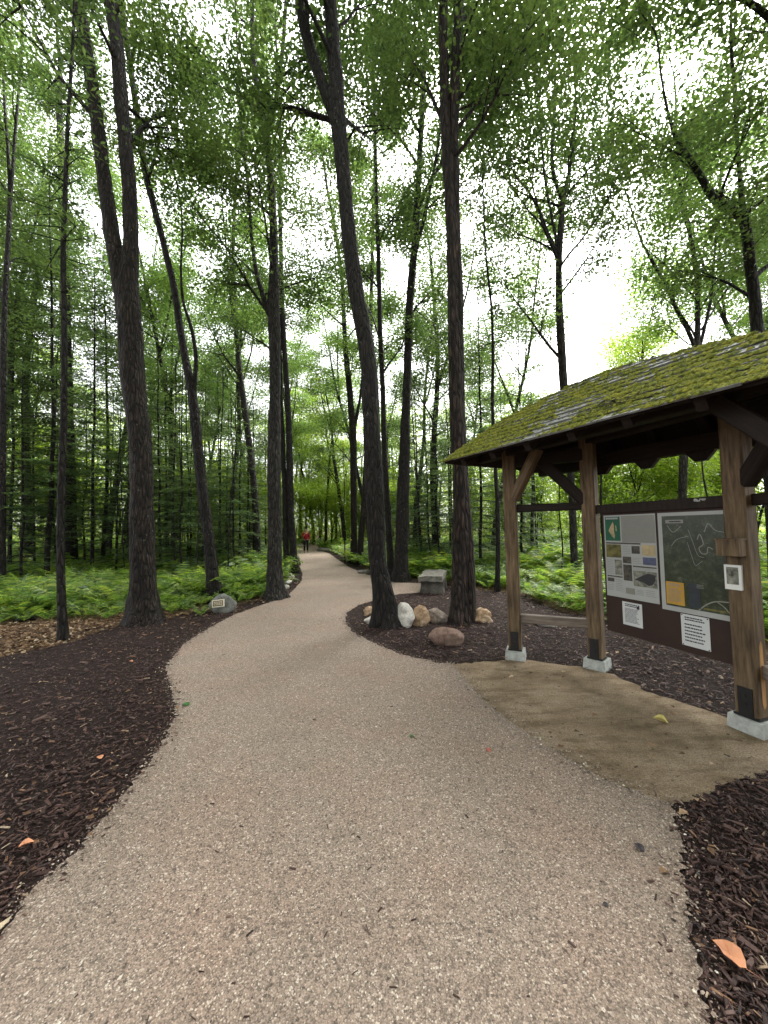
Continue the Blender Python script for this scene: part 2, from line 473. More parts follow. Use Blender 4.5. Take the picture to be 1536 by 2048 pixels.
def mat_soil(name, stops, scale=14):
    t = NT(name)
    v = t.coord('Object')
    n = t.noise(v, scale, 8, 0.75)
    c = t.ramp(n, stops)
    return t.done(t.bsdf(c, 0.9, t.bump(n, 0.9, 0.03), spec=0.15))
M['mulch_base'] = mat_soil('mulch_base', [(0.3, (0.008, 0.005, 0.0045)), (0.7, (0.035, 0.021, 0.017))], 30)
M['ground'] = mat_soil('leaf_litter_floor', [(0.25, (0.035, 0.022, 0.012)), (0.5, (0.085, 0.055, 0.032)), (0.75, (0.15, 0.105, 0.065))], 7)
M['chip'] = mat_island('mulch_chip', [(0.0, (0.014, 0.007, 0.006)), (0.45, (0.044, 0.021, 0.0165)), (0.85, (0.088, 0.046, 0.037)), (0.95, (0.13, 0.085, 0.07)), (0.975, (0.2, 0.10, 0.05)), (1.0, (0.36, 0.28, 0.20))], 0.6, 0.3)
M['pebble'] = mat_island('pebble', [(0.0, (0.04, 0.034, 0.03)), (0.14, (0.14, 0.11, 0.085)), (0.5, (0.25, 0.19, 0.15)), (0.85, (0.33, 0.26, 0.205)), (0.95, (0.46, 0.40, 0.32)), (1.0, (0.62, 0.58, 0.5))], 0.6, 0.3)
M['grit'] = mat_island('grit', [(0.0, (0.05, 0.034, 0.02)), (0.5, (0.15, 0.11, 0.07)), (0.9, (0.21, 0.16, 0.11)), (1.0, (0.42, 0.37, 0.3))], 0.8, 0.2)
M['litter'] = mat_island('dead_leaf', [(0.0, (0.06, 0.03, 0.014)), (0.4, (0.14, 0.075, 0.036)), (0.75, (0.24, 0.145, 0.075)), (0.93, (0.36, 0.26, 0.16)), (1.0, (0.5, 0.42, 0.3))], 0.7)
M['moss'] = mat_island('moss', [(0.0, (0.05, 0.06, 0.012)), (0.5, (0.13, 0.14, 0.018)), (0.8, (0.2, 0.19, 0.024)), (1.0, (0.1, 0.12, 0.03))], 0.95, 0.1)
M['shingle'] = mat_plain('slate_grey_shingle', (0.15, 0.15, 0.145), 0.7, 0.4, 7, 0.35, 0.4)
M['rock_white'] = mat_rock('rock_whitish', (0.30, 0.27, 0.23), (0.52, 0.49, 0.44), (0.68, 0.65, 0.6))
M['rock_tan'] = mat_rock('rock_tan', (0.20, 0.12, 0.07), (0.42, 0.29, 0.18), (0.58, 0.46, 0.34))
M['rock_brown'] = mat_rock('rock_brown', (0.10, 0.075, 0.06), (0.25, 0.20, 0.165), (0.42, 0.37, 0.32))
M['rock_red'] = mat_rock('rock_redbrown', (0.10, 0.06, 0.045), (0.20, 0.13, 0.10), (0.31, 0.22, 0.18))
M['rock_grey'] = mat_rock('rock_grey', (0.09, 0.09, 0.08), (0.19, 0.19, 0.175), (0.3, 0.3, 0.28))
M['slab'] = mat_rock('stone_slab', (0.07, 0.065, 0.05), (0.17, 0.16, 0.135), (0.28, 0.265, 0.235), 9)
M['rock_dark'] = mat_rock('rock_dark', (0.04, 0.035, 0.03), (0.09, 0.08, 0.068), (0.16, 0.145, 0.125))
M['leaf_orange'] = mat_plain('leaf_orange', (0.5, 0.22, 0.11), 0.55, 0.25, 14, 0.1)
M['leaf_green_fallen'] = mat_plain('leaf_green_fallen', (0.03, 0.11, 0.02), 0.5, 0.2, 14, 0.1)
M['leaf_yellow'] = mat_plain('leaf_yellow', (0.5, 0.42, 0.14), 0.55, 0.2, 14, 0.1)
M['leaf_red'] = mat_plain('leaf_red', (0.35, 0.09, 0.06), 0.55, 0.2, 14, 0.1)
M['leaf_dark'] = mat_plain('leaf_dark_wet', (0.022, 0.016, 0.02), 0.4, 0.3, 14, 0.1)
M['jacket'] = mat_plain('red_jacket', (0.28, 0.012, 0.02), 0.8, 0.2, 10, 0.1)
M['trousers'] = mat_plain('dark_trousers', (0.012, 0.013, 0.018), 0.85, 0.2, 10, 0.1)
M['skin'] = mat_plain('skin', (0.45, 0.27, 0.19), 0.6, 0.08, 8, 0.0)
M['hair'] = mat_plain('hair_brown', (0.045, 0.028, 0.018), 0.6, 0.3, 30, 0.2)
M['shoe'] = mat_plain('shoe', (0.03, 0.03, 0.03), 0.7, 0.2, 10, 0.1)
M['tape'] = mat_plain('yellow_tape', (0.6, 0.5, 0.12), 0.5, 0.1, 10, 0.0)

# ------------------------------------------------------------------ ground, path, beds
rng = np.random.default_rng(7)

def jitter_line(P, amp, step, rg, perp=False):
    P = np.asarray(P, float)[:, :2]
    out = []
    for a, b in zip(P[:-1], P[1:]):
        L = np.linalg.norm(b - a)
        st = step * max(1.0, np.linalg.norm(a) / 4)
        n = max(1, int(L / st))
        for i in range(n):
            q = a + (b - a) * i / n
            nv = np.array([-(b - a)[1], (b - a)[0]]) / (L + 1e-9)
            out.append(q + (nv * np.clip(rg.normal(0, amp), -2 * amp, 2 * amp) if perp else rg.normal(0, amp, 2)) * (1 if i else 0.3))
    out.append(P[-1])
    return np.array(out)

def ground_line(pxs): return np.array([gp(x, y)[:2] for x, y in pxs])

# ground sheet
xs = np.unique(np.concatenate([np.linspace(-240, -40, 14), np.linspace(-40, 40, 90), np.linspace(40, 240, 14)]))
ys = np.unique(np.concatenate([np.linspace(-60, -4, 10), np.linspace(-4, 64, 90), np.linspace(64, 300, 14)]))
gx, gy = np.meshgrid(xs, ys)
gz = ground_h(gx, gy)
idx = np.arange(gx.size).reshape(gx.shape)
gq = np.stack([idx[:-1, :-1], idx[:-1, 1:], idx[1:, 1:], idx[1:, :-1]], -1).reshape(-1, 4)
tag(obj('ground', mk_mesh('ground', np.stack([gx, gy, gz], -1).reshape(-1, 3), gq, M['ground'], True)), kind='structure')

L_EDGE = ground_line([(0, 1880), (60, 1790), (130, 1728), (190, 1660), (250, 1590), (300, 1530), (335, 1470), (352, 1430), (343, 1385), (330, 1335),
                      (368, 1290), (420, 1256), (470, 1230), (530, 1209), (572, 1196), (588, 1180), (603, 1163), (605, 1148), (597, 1128), (594, 1108)])
R_FAR = ground_line([(640, 1101), (660, 1108), (676, 1120), (700, 1136), (735, 1150), (780, 1165), (845, 1168)])
R_EDGE = ground_line([(848, 1186), (800, 1189), (760, 1198), (715, 1212), (692, 1228), (690, 1245), (702, 1263), (740, 1285), (800, 1310), (870, 1328), (905, 1331)])
R_SAND = ground_line([(905, 1331), (922, 1350), (955, 1392), (1012, 1440), (1100, 1500), (1200, 1560), (1300, 1598), (1345, 1612)])
R_LOW = ground_line([(1345, 1612), (1362, 1680), (1370, 1760), (1382, 1850), (1398, 1930), (1410, 2048)])
FAR_BEND = np.array([[-8.2, 31.0], [-8.6, 33.5], [-9.5, 36.0], [-7.0, 38.5], [-6.2, 34.6], [-5.6, 32.0]])
jl = lambda P, a=0.016, s=0.05: jitter_line(P, a, s, rng, True)
path_poly = np.vstack([[[-1.9, -5], [-1.75, 0.4]], jitter_line(L_EDGE, 0.012, 0.02, rng, True), FAR_BEND, jl(R_FAR), jl(R_EDGE), jitter_line(R_SAND, 0.012, 0.02, rng, True), jitter_line(R_LOW, 0.012, 0.015, rng, True), [[1.05, 0.3], [1.0, -5]]])
sand_poly = np.vstack([jl(R_SAND[::-1] - [0.12, 0.10], 0.0), jl(ground_line([(905, 1331), (960, 1326), (1045, 1321), (1110, 1330), (1150, 1334), (1215, 1347), (1270, 1370), (1292, 1386), (1350, 1402), (1440, 1432), (1536, 1472), (1700, 1540)]), 0.02),
                       jl(ground_line([(1700, 1545), (1536, 1546), (1420, 1590), (1345, 1612)]), 0.02)])

def sheet(name, poly, z, mat, kind='structure', follow=False):
    P = np.asarray(poly)[:, :2]
    zz = (ground_h(P[:, 0], P[:, 1]) if follow else 0) + z
    V = np.column_stack([P, np.full(len(P), z) if not follow else zz])
    a = np.sum(V[:, 0] * np.roll(V[:, 1], -1) - np.roll(V[:, 0], -1) * V[:, 1])
    if a < 0: V = V[::-1]
    me = bpy.data.meshes.new(name)
    me.from_pydata([tuple(v) for v in V], [], [list(range(len(V)))])
    me.materials.append(mat)
    o = obj(name, me)
    tag(o, kind=kind)
    return o

# mulch beds (outer boundaries towards litter and ferns)
L_MULCH_OUT = ground_line([(-500, 1330), (0, 1316), (60, 1303), (125, 1290), (200, 1264), (250, 1250), (330, 1240), (400, 1224), (470, 1212), (520, 1200), (534, 1190), (560, 1165), (572, 1140), (578, 1118), (584, 1106)])
mulch_left = np.vstack([[[-1.8, -5], [-1.65, 0.4]], L_EDGE + [0.04, 0], jl(L_MULCH_OUT[::-1], 0.05, 0.12), [[-9, -5]]])
R_MULCH_OUT = ground_line([(640, 1098), (668, 1102), (690, 1116), (715, 1130), (750, 1144), (800, 1158), (850, 1162), (885, 1165), (950, 1180), (1000, 1184), (1050, 1190), (1090, 1210), (1130, 1224), (1165, 1229), (1210, 1242), (1300, 1262), (1440, 1290), (1600, 1330), (2000, 1400)])
mulch_right = np.vstack([jl(R_MULCH_OUT, 0.05, 0.12), [[9, 3.2], [9, -5], [0.95, -5], [1.0, 0.3]], R_LOW[::-1] - [0.03, 0], R_SAND[::-1], R_EDGE[::-1], R_FAR[::-1]])
sheet('mulch_bed', mulch_left, 0.006, M['mulch_base'])
sheet('mulch_bed', mulch_right, 0.006, M['mulch_base'])
sheet('sand_patch', sand_poly, 0.012, M['sand'])
sheet('path', path_poly, 0.016, M['path'])
FARP = np.array([[-9, 36.0], [-13, 38.5], [-19, 39.5], [-27, 39.2], [-27, 42.5], [-19, 43.0], [-12, 42.0], [-7, 38.5]])
FAR_PATH = sheet('path', jitter_line(np.vstack([FARP, FARP[:1]]), 0.05, 0.3, rng)[:-1], 0.08, M['path'], follow=True)

# ------------------------------------------------------------------ trees
KITE_V = np.array([[0, 0, 0], [0.32, 0.45, 0.06], [0, 1, -0.05], [-0.32, 0.45, 0.06]])
KITE_F = np.array([[0, 1, 2], [0, 2, 3]])
MAPLE_V = np.array([[0, 0.34, -0.03], [0.06, 0, 0], [0.42, 0.14, 0.03], [0.20, 0.36, 0.0], [0.52, 0.56, 0.05], [0.16, 0.58, 0.0], [0.0, 1.0, -0.04],
                    [-0.16, 0.58, 0.0], [-0.52, 0.56, 0.05], [-0.20, 0.36, 0.0], [-0.42, 0.14, 0.03], [-0.06, 0, 0]])
MAPLE_F = np.array([[0, i, i + 1] for i in range(1, 11)])
NEED_V = np.array([[0, 0, 0], [0.09, 0.5, 0], [0, 1, 0], [-0.09, 0.5, 0]])

def leaf_cloud(centers, per, spread, size, rg, lod=0, tilt=0.55):
    n = len(centers) * per
    c = np.repeat(np.asarray(centers), per, 0)
    pos = c + rg.normal(0, 1, (n, 3)) * np.asarray(spread)
    Rm = rot_mats(rg, n, tilt)
    s = size * rg.uniform(0.65, 1.25, n)
    tv, tf = (KITE_V, KITE_F) if lod else (MAPLE_V, MAPLE_F)
    return scatter(tv, tf, pos, Rm, s)

def branches(path, rad, h0, nb, Lmax, rg, up=(0.5, 1.1), top=None, away=None):
    """limbs from a stem: returns tubes list, cluster centres"""
    path = np.asarray(path); tubes = []; cl = []
    z = path[:, 2]; ok = np.where(z > h0)[0]
    if len(ok) == 0: return tubes, cl
    for k in range(nb):
        i = ok[int((k + rg.random()) / nb * len(ok)) % len(ok)]
        f = (z[i] - h0) / max(0.1, z[ok[-1]] - h0)
        L = Lmax * (1.0 - 0.55 * f) * rg.uniform(0.65, 1.15)
        az = rg.random() * 6.283 if away is None else away + rg.normal(0, 1.1)
        el = rg.uniform(*up)
        d = np.array([math.cos(az) * math.cos(el), math.sin(az) * math.cos(el), math.sin(el)])
        P = [path[i].copy()]
        for s in range(6):
            d = d + rg.normal(0, 0.10, 3); d[2] += 0.02 if s < 3 else -0.06; d /= np.linalg.norm(d)
            P.append(P[-1] + d * L / 6)
        P = np.array(P)
        r0 = min(rad[i] * 0.5, 0.012 + 0.012 * L)
        tubes.append((P, np.linspace(r0, 0.006, 7)))
        cl += [P[j] + rg.normal(0, 0.12, 3) for j in (3, 4, 5, 6)]
        for q in range(5):
            j = rg.integers(2, 6)
            az2 = az + rg.choice([-1, 1]) * rg.uniform(0.5, 1.2); el2 = el * rg.uniform(0.1, 0.8)
            d2 = np.array([math.cos(az2) * math.cos(el2), math.sin(az2) * math.cos(el2), math.sin(el2)])
            l2 = L * rg.uniform(0.25, 0.45)
            Q = np.array([P[j] + d2 * l2 * t + np.array([0, 0, -0.12 * l2 * t * t]) for t in (0, 0.35, 0.7, 1)])
            tubes.append((Q, np.linspace(r0 * 0.4, 0.004, 4)))
            cl += [Q[2], Q[3], Q[3] + d2 * 0.2]
    return tubes, cl

def stem_points(spec, depth, rg, ext=0.0, base=None, wob=0.03):
    """spec: (px, py, width px) up the stem, on the vertical sheet at the given depth"""
    P = []; rad = []
    for k, (px, py, w) in enumerate(spec):
        p = at(px, py, depth)
        ca = math.cos(math.atan((px - 768) / F))
        P.append(p); rad.append(w * depth * ca / F / 2)
    P = np.array(P); rad = np.array(rad)
    if base is not None: P[0] = base
    if ext > 0:
        d = P[-1] - P[-2]; d /= np.linalg.norm(d)
        d = d * 0.7 + np.array([0, 0, 0.3]); d /= np.linalg.norm(d)
        e = [P[-1] + d * ext * t + rg.normal(0, 0.12, 3) * t for t in (0.33, 0.66, 1)]
        P = np.vstack([P, e]); rad = np.concatenate([rad, rad[-1] * np.array([0.75, 0.45, 0.15])])
    seglen = np.sum(np.linalg.norm(np.diff(P, axis=0), axis=1))
    n = max(4, int(seglen / (len(P) - 1) / 0.10))
    C = catmull(P, n); rr = catmull(np.column_stack([rad, rad, rad]), n)[:, 0]
    return C, np.maximum(rr, 0.004)

def make_tree(name, label, stems, depth, mat, seed, cat='tree', group=None, leaf='leaf_a', h0=5, nb=9, Lmax=2.6, per=64, lsize=0.078, lod=1,
              ridge=0.10, sides=26, flare=0.5, ext=5.0, spread=(0.32, 0.32, 0.12), extra=None, away=None):
    """stems: list of pixel specs; the first starts at the ground"""
    rg = np.random.default_rng(seed)
    b = gp(stems[0][0][0], stems[0][0][1])
    if depth is None: depth = b[1]
    else:
        b = at(stems[0][0][0], stems[0][0][1], depth); b[2] = float(ground_h(b[0], b[1]))
    root = empty(name, tuple(b))
    tag(root, label, cat, group)
    mb = MB(); limbs = MB(); clusters = []; nl = 0
    for k, sp in enumerate(stems):
        P, rr = stem_points(sp, depth, rg, ext, base=(b - [0, 0, 0.05]) if k == 0 else None)
        mb.add(*tube(P - b, rr, sides if k == 0 else max(10, sides - 8), ridge, rg, flare if k == 0 else 0))
        tb, cl = branches(P - b, rr, h0, nb if k == 0 else max(3, nb // 2), Lmax, rg, away=away)
        for p, r in tb: limbs.add(*tube(p, r, 5)); nl += 1
        clusters += cl
    mb.build('trunk', mat, root, True)
    if nl: limbs.build('branches', mat, root, True)['kind'] = 'stuff'
    if extra:
        clusters += [np.asarray(c) - b for c in extra]
    if clusters:
        v, f = leaf_cloud(np.array(clusters), per, spread, lsize, rg, lod)
        o = obj('crown', mk_mesh('crown', v, f, M[leaf]), root); o['kind'] = 'stuff'
    return root

def trace(*pts): return list(pts)

# --- the trunks one can tell apart, nearest first
make_tree('maple_tree', 'thick twin-stemmed maple forking high up in the left mulch bed', [
    [(289, 1246, 66), (287, 1190, 58), (284, 1030, 48), (281, 900, 48), (266, 760, 52), (258, 640, 52), (256, 560, 44), (262, 479, 34), (256, 340, 32), (243, 205, 32), (235, 100, 31), (224, 0, 30)],
    [(255, 640, 44), (242, 560, 40), (225, 479, 36), (210, 370, 33), (196, 260, 32), (180, 140, 30), (157, 0, 28)]],
    None, M['bark_brown'], 11, ext=5, h0=9.0, nb=10, Lmax=3.2, ridge=0.13, sides=34)
make_tree('maple_tree', 'dark maple leaning left among the boulders in the middle bed', [
    [(775, 1252, 46), (765, 1180, 38), (755, 1108, 34), (748, 938, 37), (743, 837, 35), (737, 735, 32), (728, 668, 32), (717, 610, 33), (703, 513, 32), (692, 410, 29), (683, 308, 31), (675, 225, 34), (670, 137, 29), (665, 68, 28), (660, 0, 28)],
    [(676, 250, 24), (662, 215, 26), (644, 165, 25), (617, 85, 24), (600, 0, 22)]],
    None, M['bark_dark'], 12, h0=8.2, nb=9, Lmax=3.0, ridge=0.12, sides=34)
make_tree('cedar_tree', 'shaggy reddish twin trunk rising beside the shelter roof', [
    [(918, 1245, 36), (920, 1150, 33), (922, 1050, 32), (921, 972, 31), (915, 837, 30), (910, 701, 26), (907, 600, 24), (903, 444, 24), (896, 330, 24), (890, 230, 21), (888, 130, 20), (886, 0, 17)],
    [(938, 1243, 26), (938, 1150, 24), (934, 1050, 20), (928, 950, 18), (922, 800, 16), (917, 600, 18), (912, 444, 18), (908, 300, 20), (910, 171, 20), (914, 80, 22), (918, 0, 24)],
    [(913, 260, 8), (940, 225, 7), (1000, 150, 6), (1060, 90, 5), (1117, 35, 4)],
    [(922, 50, 8), (935, 30, 7), (950, 0, 6)]],
    None, M['bark_red'], 13, h0=7.5, nb=9, Lmax=2.6, ridge=0.16, sides=30)
make_tree('maple_tree', 'slender leaning maple behind the boulder with the plaque', [
    [(427, 1203, 30), (426, 1160, 27), (414, 1050, 22), (400, 940, 22), (386, 800, 20), (371, 720, 17), (359, 650, 16), (347, 570, 15), (325, 479, 14), (305, 400, 15), (291, 342, 15), (271, 205, 14), (256, 100, 13), (243, 0, 12)],
    [(388, 790, 9), (391, 745, 10), (392, 715, 9), (386, 670, 8), (378, 640, 7), (366, 600, 6), (362, 540, 5)]],
    None, M['bark_dark'], 14, h0=9, nb=8, Lmax=2.6, ridge=0.10, sides=26)
make_tree('maple_tree', 'lichen-spotted straight maple at the left bend of the path', [
    [(550, 1198, 38), (549, 1150, 30), (549, 1050, 27), (548, 938, 26), (549, 837, 25), (550, 769, 23), (550, 690, 25), (547, 615, 26), (548, 513, 19), (545, 410, 16), (540, 340, 15), (535, 290, 14), (518, 205, 12), (506, 103, 11), (504, 0, 10)],
    [(545, 640, 13), (530, 605, 11), (512, 540, 9), (503, 470, 8), (497, 380, 7), (485, 280, 6), (480, 200, 5)],
    [(537, 260, 8), (546, 225, 8), (555, 180, 8), (565, 103, 8), (572, 0, 8)]],
    None, M['bark_grey'], 15, h0=6.5, nb=12, Lmax=3.0, sides=28, leaf='leaf_a', lod=1, lsize=0.09)
make_tree('maple_tree', 'dark twin trunk just behind the lichen-spotted maple', [
    [(588, 1146, 20), (586, 1100, 15), (581, 1006, 14), (577, 837, 12), (569, 701, 11), (564, 600, 10), (562, 513, 9), (560, 400, 8), (562, 308, 7), (556, 200, 6), (553, 100, 5)],
    [(573, 1145, 16), (572, 1100, 12), (570, 1000, 11), (566, 900, 10), (562, 800, 9), (560, 700, 8)]],
    None, M['bark_dark'], 16, h0=7, nb=10, Lmax=3.0, sides=20, lod=1, lsize=0.095, ext=4)
make_tree('maple_tree', 'thick dark maple on the far side of the leaning trunk, near the bench', [
    [(801, 1163, 31), (802, 1120, 26), (805, 1040, 26), (809, 905, 22), (814, 769, 17), (819, 615, 16), (830, 479, 15), (838, 342, 12), (845, 205, 11), (850, 103, 10), (854, 0, 8)],
    [(832, 430, 8), (848, 390, 8), (866, 350, 8), (884, 322, 7), (893, 250, 6)],
    [(825, 520, 7), (845, 450, 7), (860, 380, 6), (875, 300, 5)]],
    None, M['bark_dark'], 17, h0=6.5, nb=12, Lmax=3.2, sides=24, lod=1, lsize=0.095)
make_tree('maple_tree', 'thin dark trunk squeezed against the thick maple by the bench', [
    [(784, 1160, 16), (780, 1100, 13), (774, 1000, 12), (769, 905, 11), (765, 769, 10), (760, 650, 10), (757, 520, 9), (753, 400, 8), (750, 270, 7), (745, 130, 6)]],
    None, M['bark_dark'], 18, h0=6.0, nb=12, Lmax=2.8, sides=16, lod=1, lsize=0.095)
make_tree('maple_tree', 'forked brown trunk with yellow tape round it beyond the leaning maple', [
    [(708, 1127, 16), (708, 1060, 13), (707, 960, 13), (706, 870, 14), (701, 800, 13), (693, 720, 11), (688, 640, 9), (684, 560, 8), (672, 470, 7), (655, 380, 6)],
    [(707, 865, 7), (716, 820, 6), (722, 780, 5), (728, 700, 4)]],
    None, M['bark_brown'], 19, h0=8, nb=11, Lmax=3.2, sides=16, lod=1, lsize=0.105, leaf='leaf_b')
make_tree('maple_tree', 'brown trunk leaning right just behind the taped tree', [
    [(719, 1130, 13), (722, 1080, 12), (728, 1000, 11), (733, 900, 10), (738, 780, 9), (742, 600, 8), (746, 450, 7)]],
    None, M['bark_brown'], 20, h0=8, nb=9, Lmax=3.2, sides=14, lod=1, lsize=0.105)
make_tree('birch_tree', 'pale Y-forked tree standing clear against the white sky above the roof', [
    [(1150, 1165, 16), (1147, 1080, 15), (1142, 960, 15), (1133, 840, 16), (1124, 720, 17), (1118, 600, 15), (1118, 520, 14), (1123, 440, 13), (1125, 400, 12), (1137, 350, 8), (1145, 300, 7), (1150, 220, 6), (1152, 120, 5)],
    [(1125, 400, 9), (1113, 370, 8), (1104, 320, 8), (1108, 240, 7), (1110, 160, 6), (1112, 90, 5)],
    [(1117, 508, 12), (1105, 490, 10), (1092, 460, 8), (1080, 425, 7), (1055, 380, 5), (1030, 350, 4)],
    [(1114, 490, 7), (1103, 430, 6), (1092, 370, 6), (1086, 320, 5), (1080, 240, 4)]],
    None, M['bark_grey'], 21, h0=6.2, nb=17, Lmax=3.4, per=52, sides=18, lod=1, lsize=0.095, ext=4, leaf='leaf_a')
make_tree('maple_tree', 'grey tree with three splayed stems rising behind the mossy roof', [
    [(1372, 1190, 20), (1368, 1080, 19), (1365, 980, 18), (1372, 860, 18), (1385, 760, 18), (1394, 690, 15), (1395, 600, 11), (1390, 525, 11), (1380, 470, 9), (1368, 430, 8), (1362, 380, 7), (1355, 320, 6), (1352, 220, 5)],
    [(1392, 700, 11), (1375, 660, 9), (1354, 619, 9), (1332, 570, 8), (1312, 536, 8), (1292, 500, 6), (1282, 480, 5)],
    [(1398, 700, 9), (1408, 660, 8), (1421, 600, 7), (1428, 525, 6), (1434, 440, 5)],
    [(1402, 660, 5), (1440, 600, 4), (1480, 545, 4), (1510, 490, 3)]],
    10.0, M['bark_grey'], 22, h0=5.8, nb=10, Lmax=2.6, sides=18, lod=1, lsize=0.082, ext=3, leaf='leaf_b')
make_tree('maple_tree', 'dark crooked tree at the right edge, bending left over the roof', [
    [(1562, 1330, 48), (1558, 1200, 42), (1550, 1050, 38), (1534, 850, 33), (1517, 690, 29), (1509, 600, 27), (1500, 525, 25), (1494, 470, 24), (1484, 436, 24), (1460, 418, 22), (1429, 398, 19), (1405, 360, 16), (1384, 325, 14), (1365, 298, 12), (1350, 270, 10), (1335, 220, 7), (1322, 150, 5)],
    [(1486, 440, 14), (1482, 380, 12), (1476, 300, 10), (1470, 200, 9), (1462, 80, 8)],
    [(1504, 560, 14), (1530, 535, 12), (1560, 520, 10), (1600, 500, 8)]],
    6.5, M['bark_dark'], 23, h0=5.2, nb=7, Lmax=2.4, sides=24, lod=1, lsize=0.082, ext=2.5, leaf='leaf_a')
make_tree('maple_tree', 'overhanging limb-heavy maple reaching in at the top right corner', [
    [(1720, 1290, 40), (1700, 900, 34), (1670, 500, 28), (1640, 250, 24), (1580, 90, 20), (1520, 20, 16), (1440, -20, 12), (1320, -40, 9)]],
    6.0, M['bark_dark'], 24, h0=7.0, nb=3, Lmax=1.8, sides=20, lod=1, lsize=0.082, ext=2, leaf='leaf_a')
make_tree('maple_tree', 'leaning grey trunk in the woods left of the lichen-spotted maple', [
    [(515, 1120, 16), (510, 1000, 14), (500, 900, 13), (487, 800, 13), (477, 720, 11), (471, 640, 10), (466, 560, 8), (468, 440, 7), (476, 300, 6)],
    [(474, 660, 6), (464, 620, 6), (458, 560, 5), (450, 470, 4)]],
    16, M['bark_grey'], 25, h0=8, nb=12, Lmax=3.2, sides=14, lod=1, lsize=0.105, leaf='leaf_b')
make_tree('maple_tree', 'thin forking maple at the far left edge', [
    [(2, 1190, 20), (4, 1000, 17), (6, 800, 15), (8, 650, 14), (14, 520, 12), (20, 400, 11), (16, 300, 8), (10, 220, 7), (4, 120, 6)],
    [(20, 420, 8), (26, 330, 8), (33, 230, 7), (42, 130, 6), (44, 20, 5)]],
    10, M['bark_dark'], 26, h0=6.5, nb=10, Lmax=2.8, sides=16, lod=1, lsize=0.095)
make_tree('maple_tree', 'broad black trunk standing in ferns behind the thin hemlock', [
    [(141, 1130, 33), (140, 1060, 30), (138, 950, 28), (134, 800, 26), (131, 650, 24), (128, 500, 21), (124, 350, 18), (118, 200, 14)]],
    15, M['bark_dark'], 27, h0=9, nb=10, Lmax=3.2, sides=18, lod=1, lsize=0.105)

# --- background broadleaf trees: shared shapes
def bg_variant(k, H, r0, crown0, nb, Lmax, per, lsize, leaf, spread=(0.42, 0.42, 0.16), wob=0.18, forks=1):
    rg = np.random.default_rng(100 + k)
    P = [np.zeros(3)]; d = np.array([rg.normal(0, 0.05), rg.normal(0, 0.05), 1.0])
    n = 9
    for i in range(n):
        d = d + np.append(rg.normal(0, 0.05, 2), 0); d /= np.linalg.norm(d)
        P.append(P[-1] + d * H / n)
    P = np.array(P); rad = r0 * (1 - 0.88 * np.linspace(0, 1, n + 1) ** 1.1)
    C = catmull(P, 6); rr = catmull(np.column_stack([rad] * 3), 6)[:, 0]
    tr = MB(); tr.add(*tube(C, rr, 11, 0.09, rg, 0.45, 8))
    cl = []
    stems = [(C, rr)]
    for q in range(forks):
        i = int(len(C) * rg.uniform(0.38, 0.6)); az = rg.random() * 6.28
        Q = [C[i]]; dd = np.array([math.cos(az) * 0.35, math.sin(az) * 0.35, 1]); dd /= np.linalg.norm(dd)
        for s in range(5):
            dd = dd + np.append(rg.normal(0, 0.06, 2), 0.05); dd /= np.linalg.norm(dd)
            Q.append(Q[-1] + dd * (H - C[i][2]) * 0.8 / 5)
        Q = np.array(Q); r2 = np.linspace(rr[i] * 0.7, 0.015, 6)
        tr.add(*tube(Q, r2, 8)); stems.append((Q, r2))
    for s_, r_ in stems:
        tb, c = branches(s_, r_, crown0, nb if s_ is C else nb // 2, Lmax, rg, up=(0.35, 1.0))
        for p, r in tb: tr.add(*tube(p, r, 4))
        cl += c
    v, f = leaf_cloud(np.array(cl), per, spread, lsize, rg, 1, 0.6)
    return tr.mesh('trunk_shape', M['bark_dark'] if k % 3 else M['bark_grey'], True), mk_mesh('crown_shape', v, f, M[leaf])

BG = [bg_variant(0, 17, 0.17, 4.5, 16, 3.2, 56, 0.11, 'leaf_a'), bg_variant(1, 20, 0.20, 6.0, 17, 3.4, 56, 0.11, 'leaf_a'),
      bg_variant(2, 15, 0.14, 3.5, 16, 3.0, 44, 0.11, 'leaf_b'), bg_variant(3, 18, 0.15, 5.5, 16, 3.0, 44, 0.11, 'leaf_b', forks=2),
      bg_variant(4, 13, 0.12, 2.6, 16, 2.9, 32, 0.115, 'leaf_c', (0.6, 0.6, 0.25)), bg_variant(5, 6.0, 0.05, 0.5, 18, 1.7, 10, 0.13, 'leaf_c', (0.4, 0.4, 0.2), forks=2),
      bg_variant(6, 4.2, 0.035, 0.4, 16, 1.4, 10, 0.12, 'leaf_c', (0.35, 0.35, 0.18), forks=2)]

PLACED = []
ORD = ['nearest', 'second nearest', 'third nearest', 'fourth nearest', 'fifth nearest', 'sixth nearest', 'seventh nearest', 'eighth nearest', 'ninth nearest', 'tenth nearest', 'eleventh nearest', 'twelfth nearest', 'thirteenth nearest', 'fourteenth nearest'] + [w + ' nearest' for w in 'fifteenth sixteenth seventeenth eighteenth nineteenth twentieth twenty-first twenty-second twenty-third twenty-fourth twenty-fifth twenty-sixth twenty-seventh twenty-eighth'.split()]
SEG = [(127, 'at far left, left of the thin front hemlock'), (289, 'between the thin front hemlock and thick twin maple'), (427, 'between the thick twin maple and slender leaning maple'),
       (550, 'between the slender leaning maple and lichen-spotted maple'), (708, 'between the lichen-spotted maple and the taped trunk'), (920, 'between the taped trunk and shaggy twin trunk'),
       (1180, 'between the shaggy twin trunk and second shelter post'), (9999, 'seen behind the notice board and roof')]
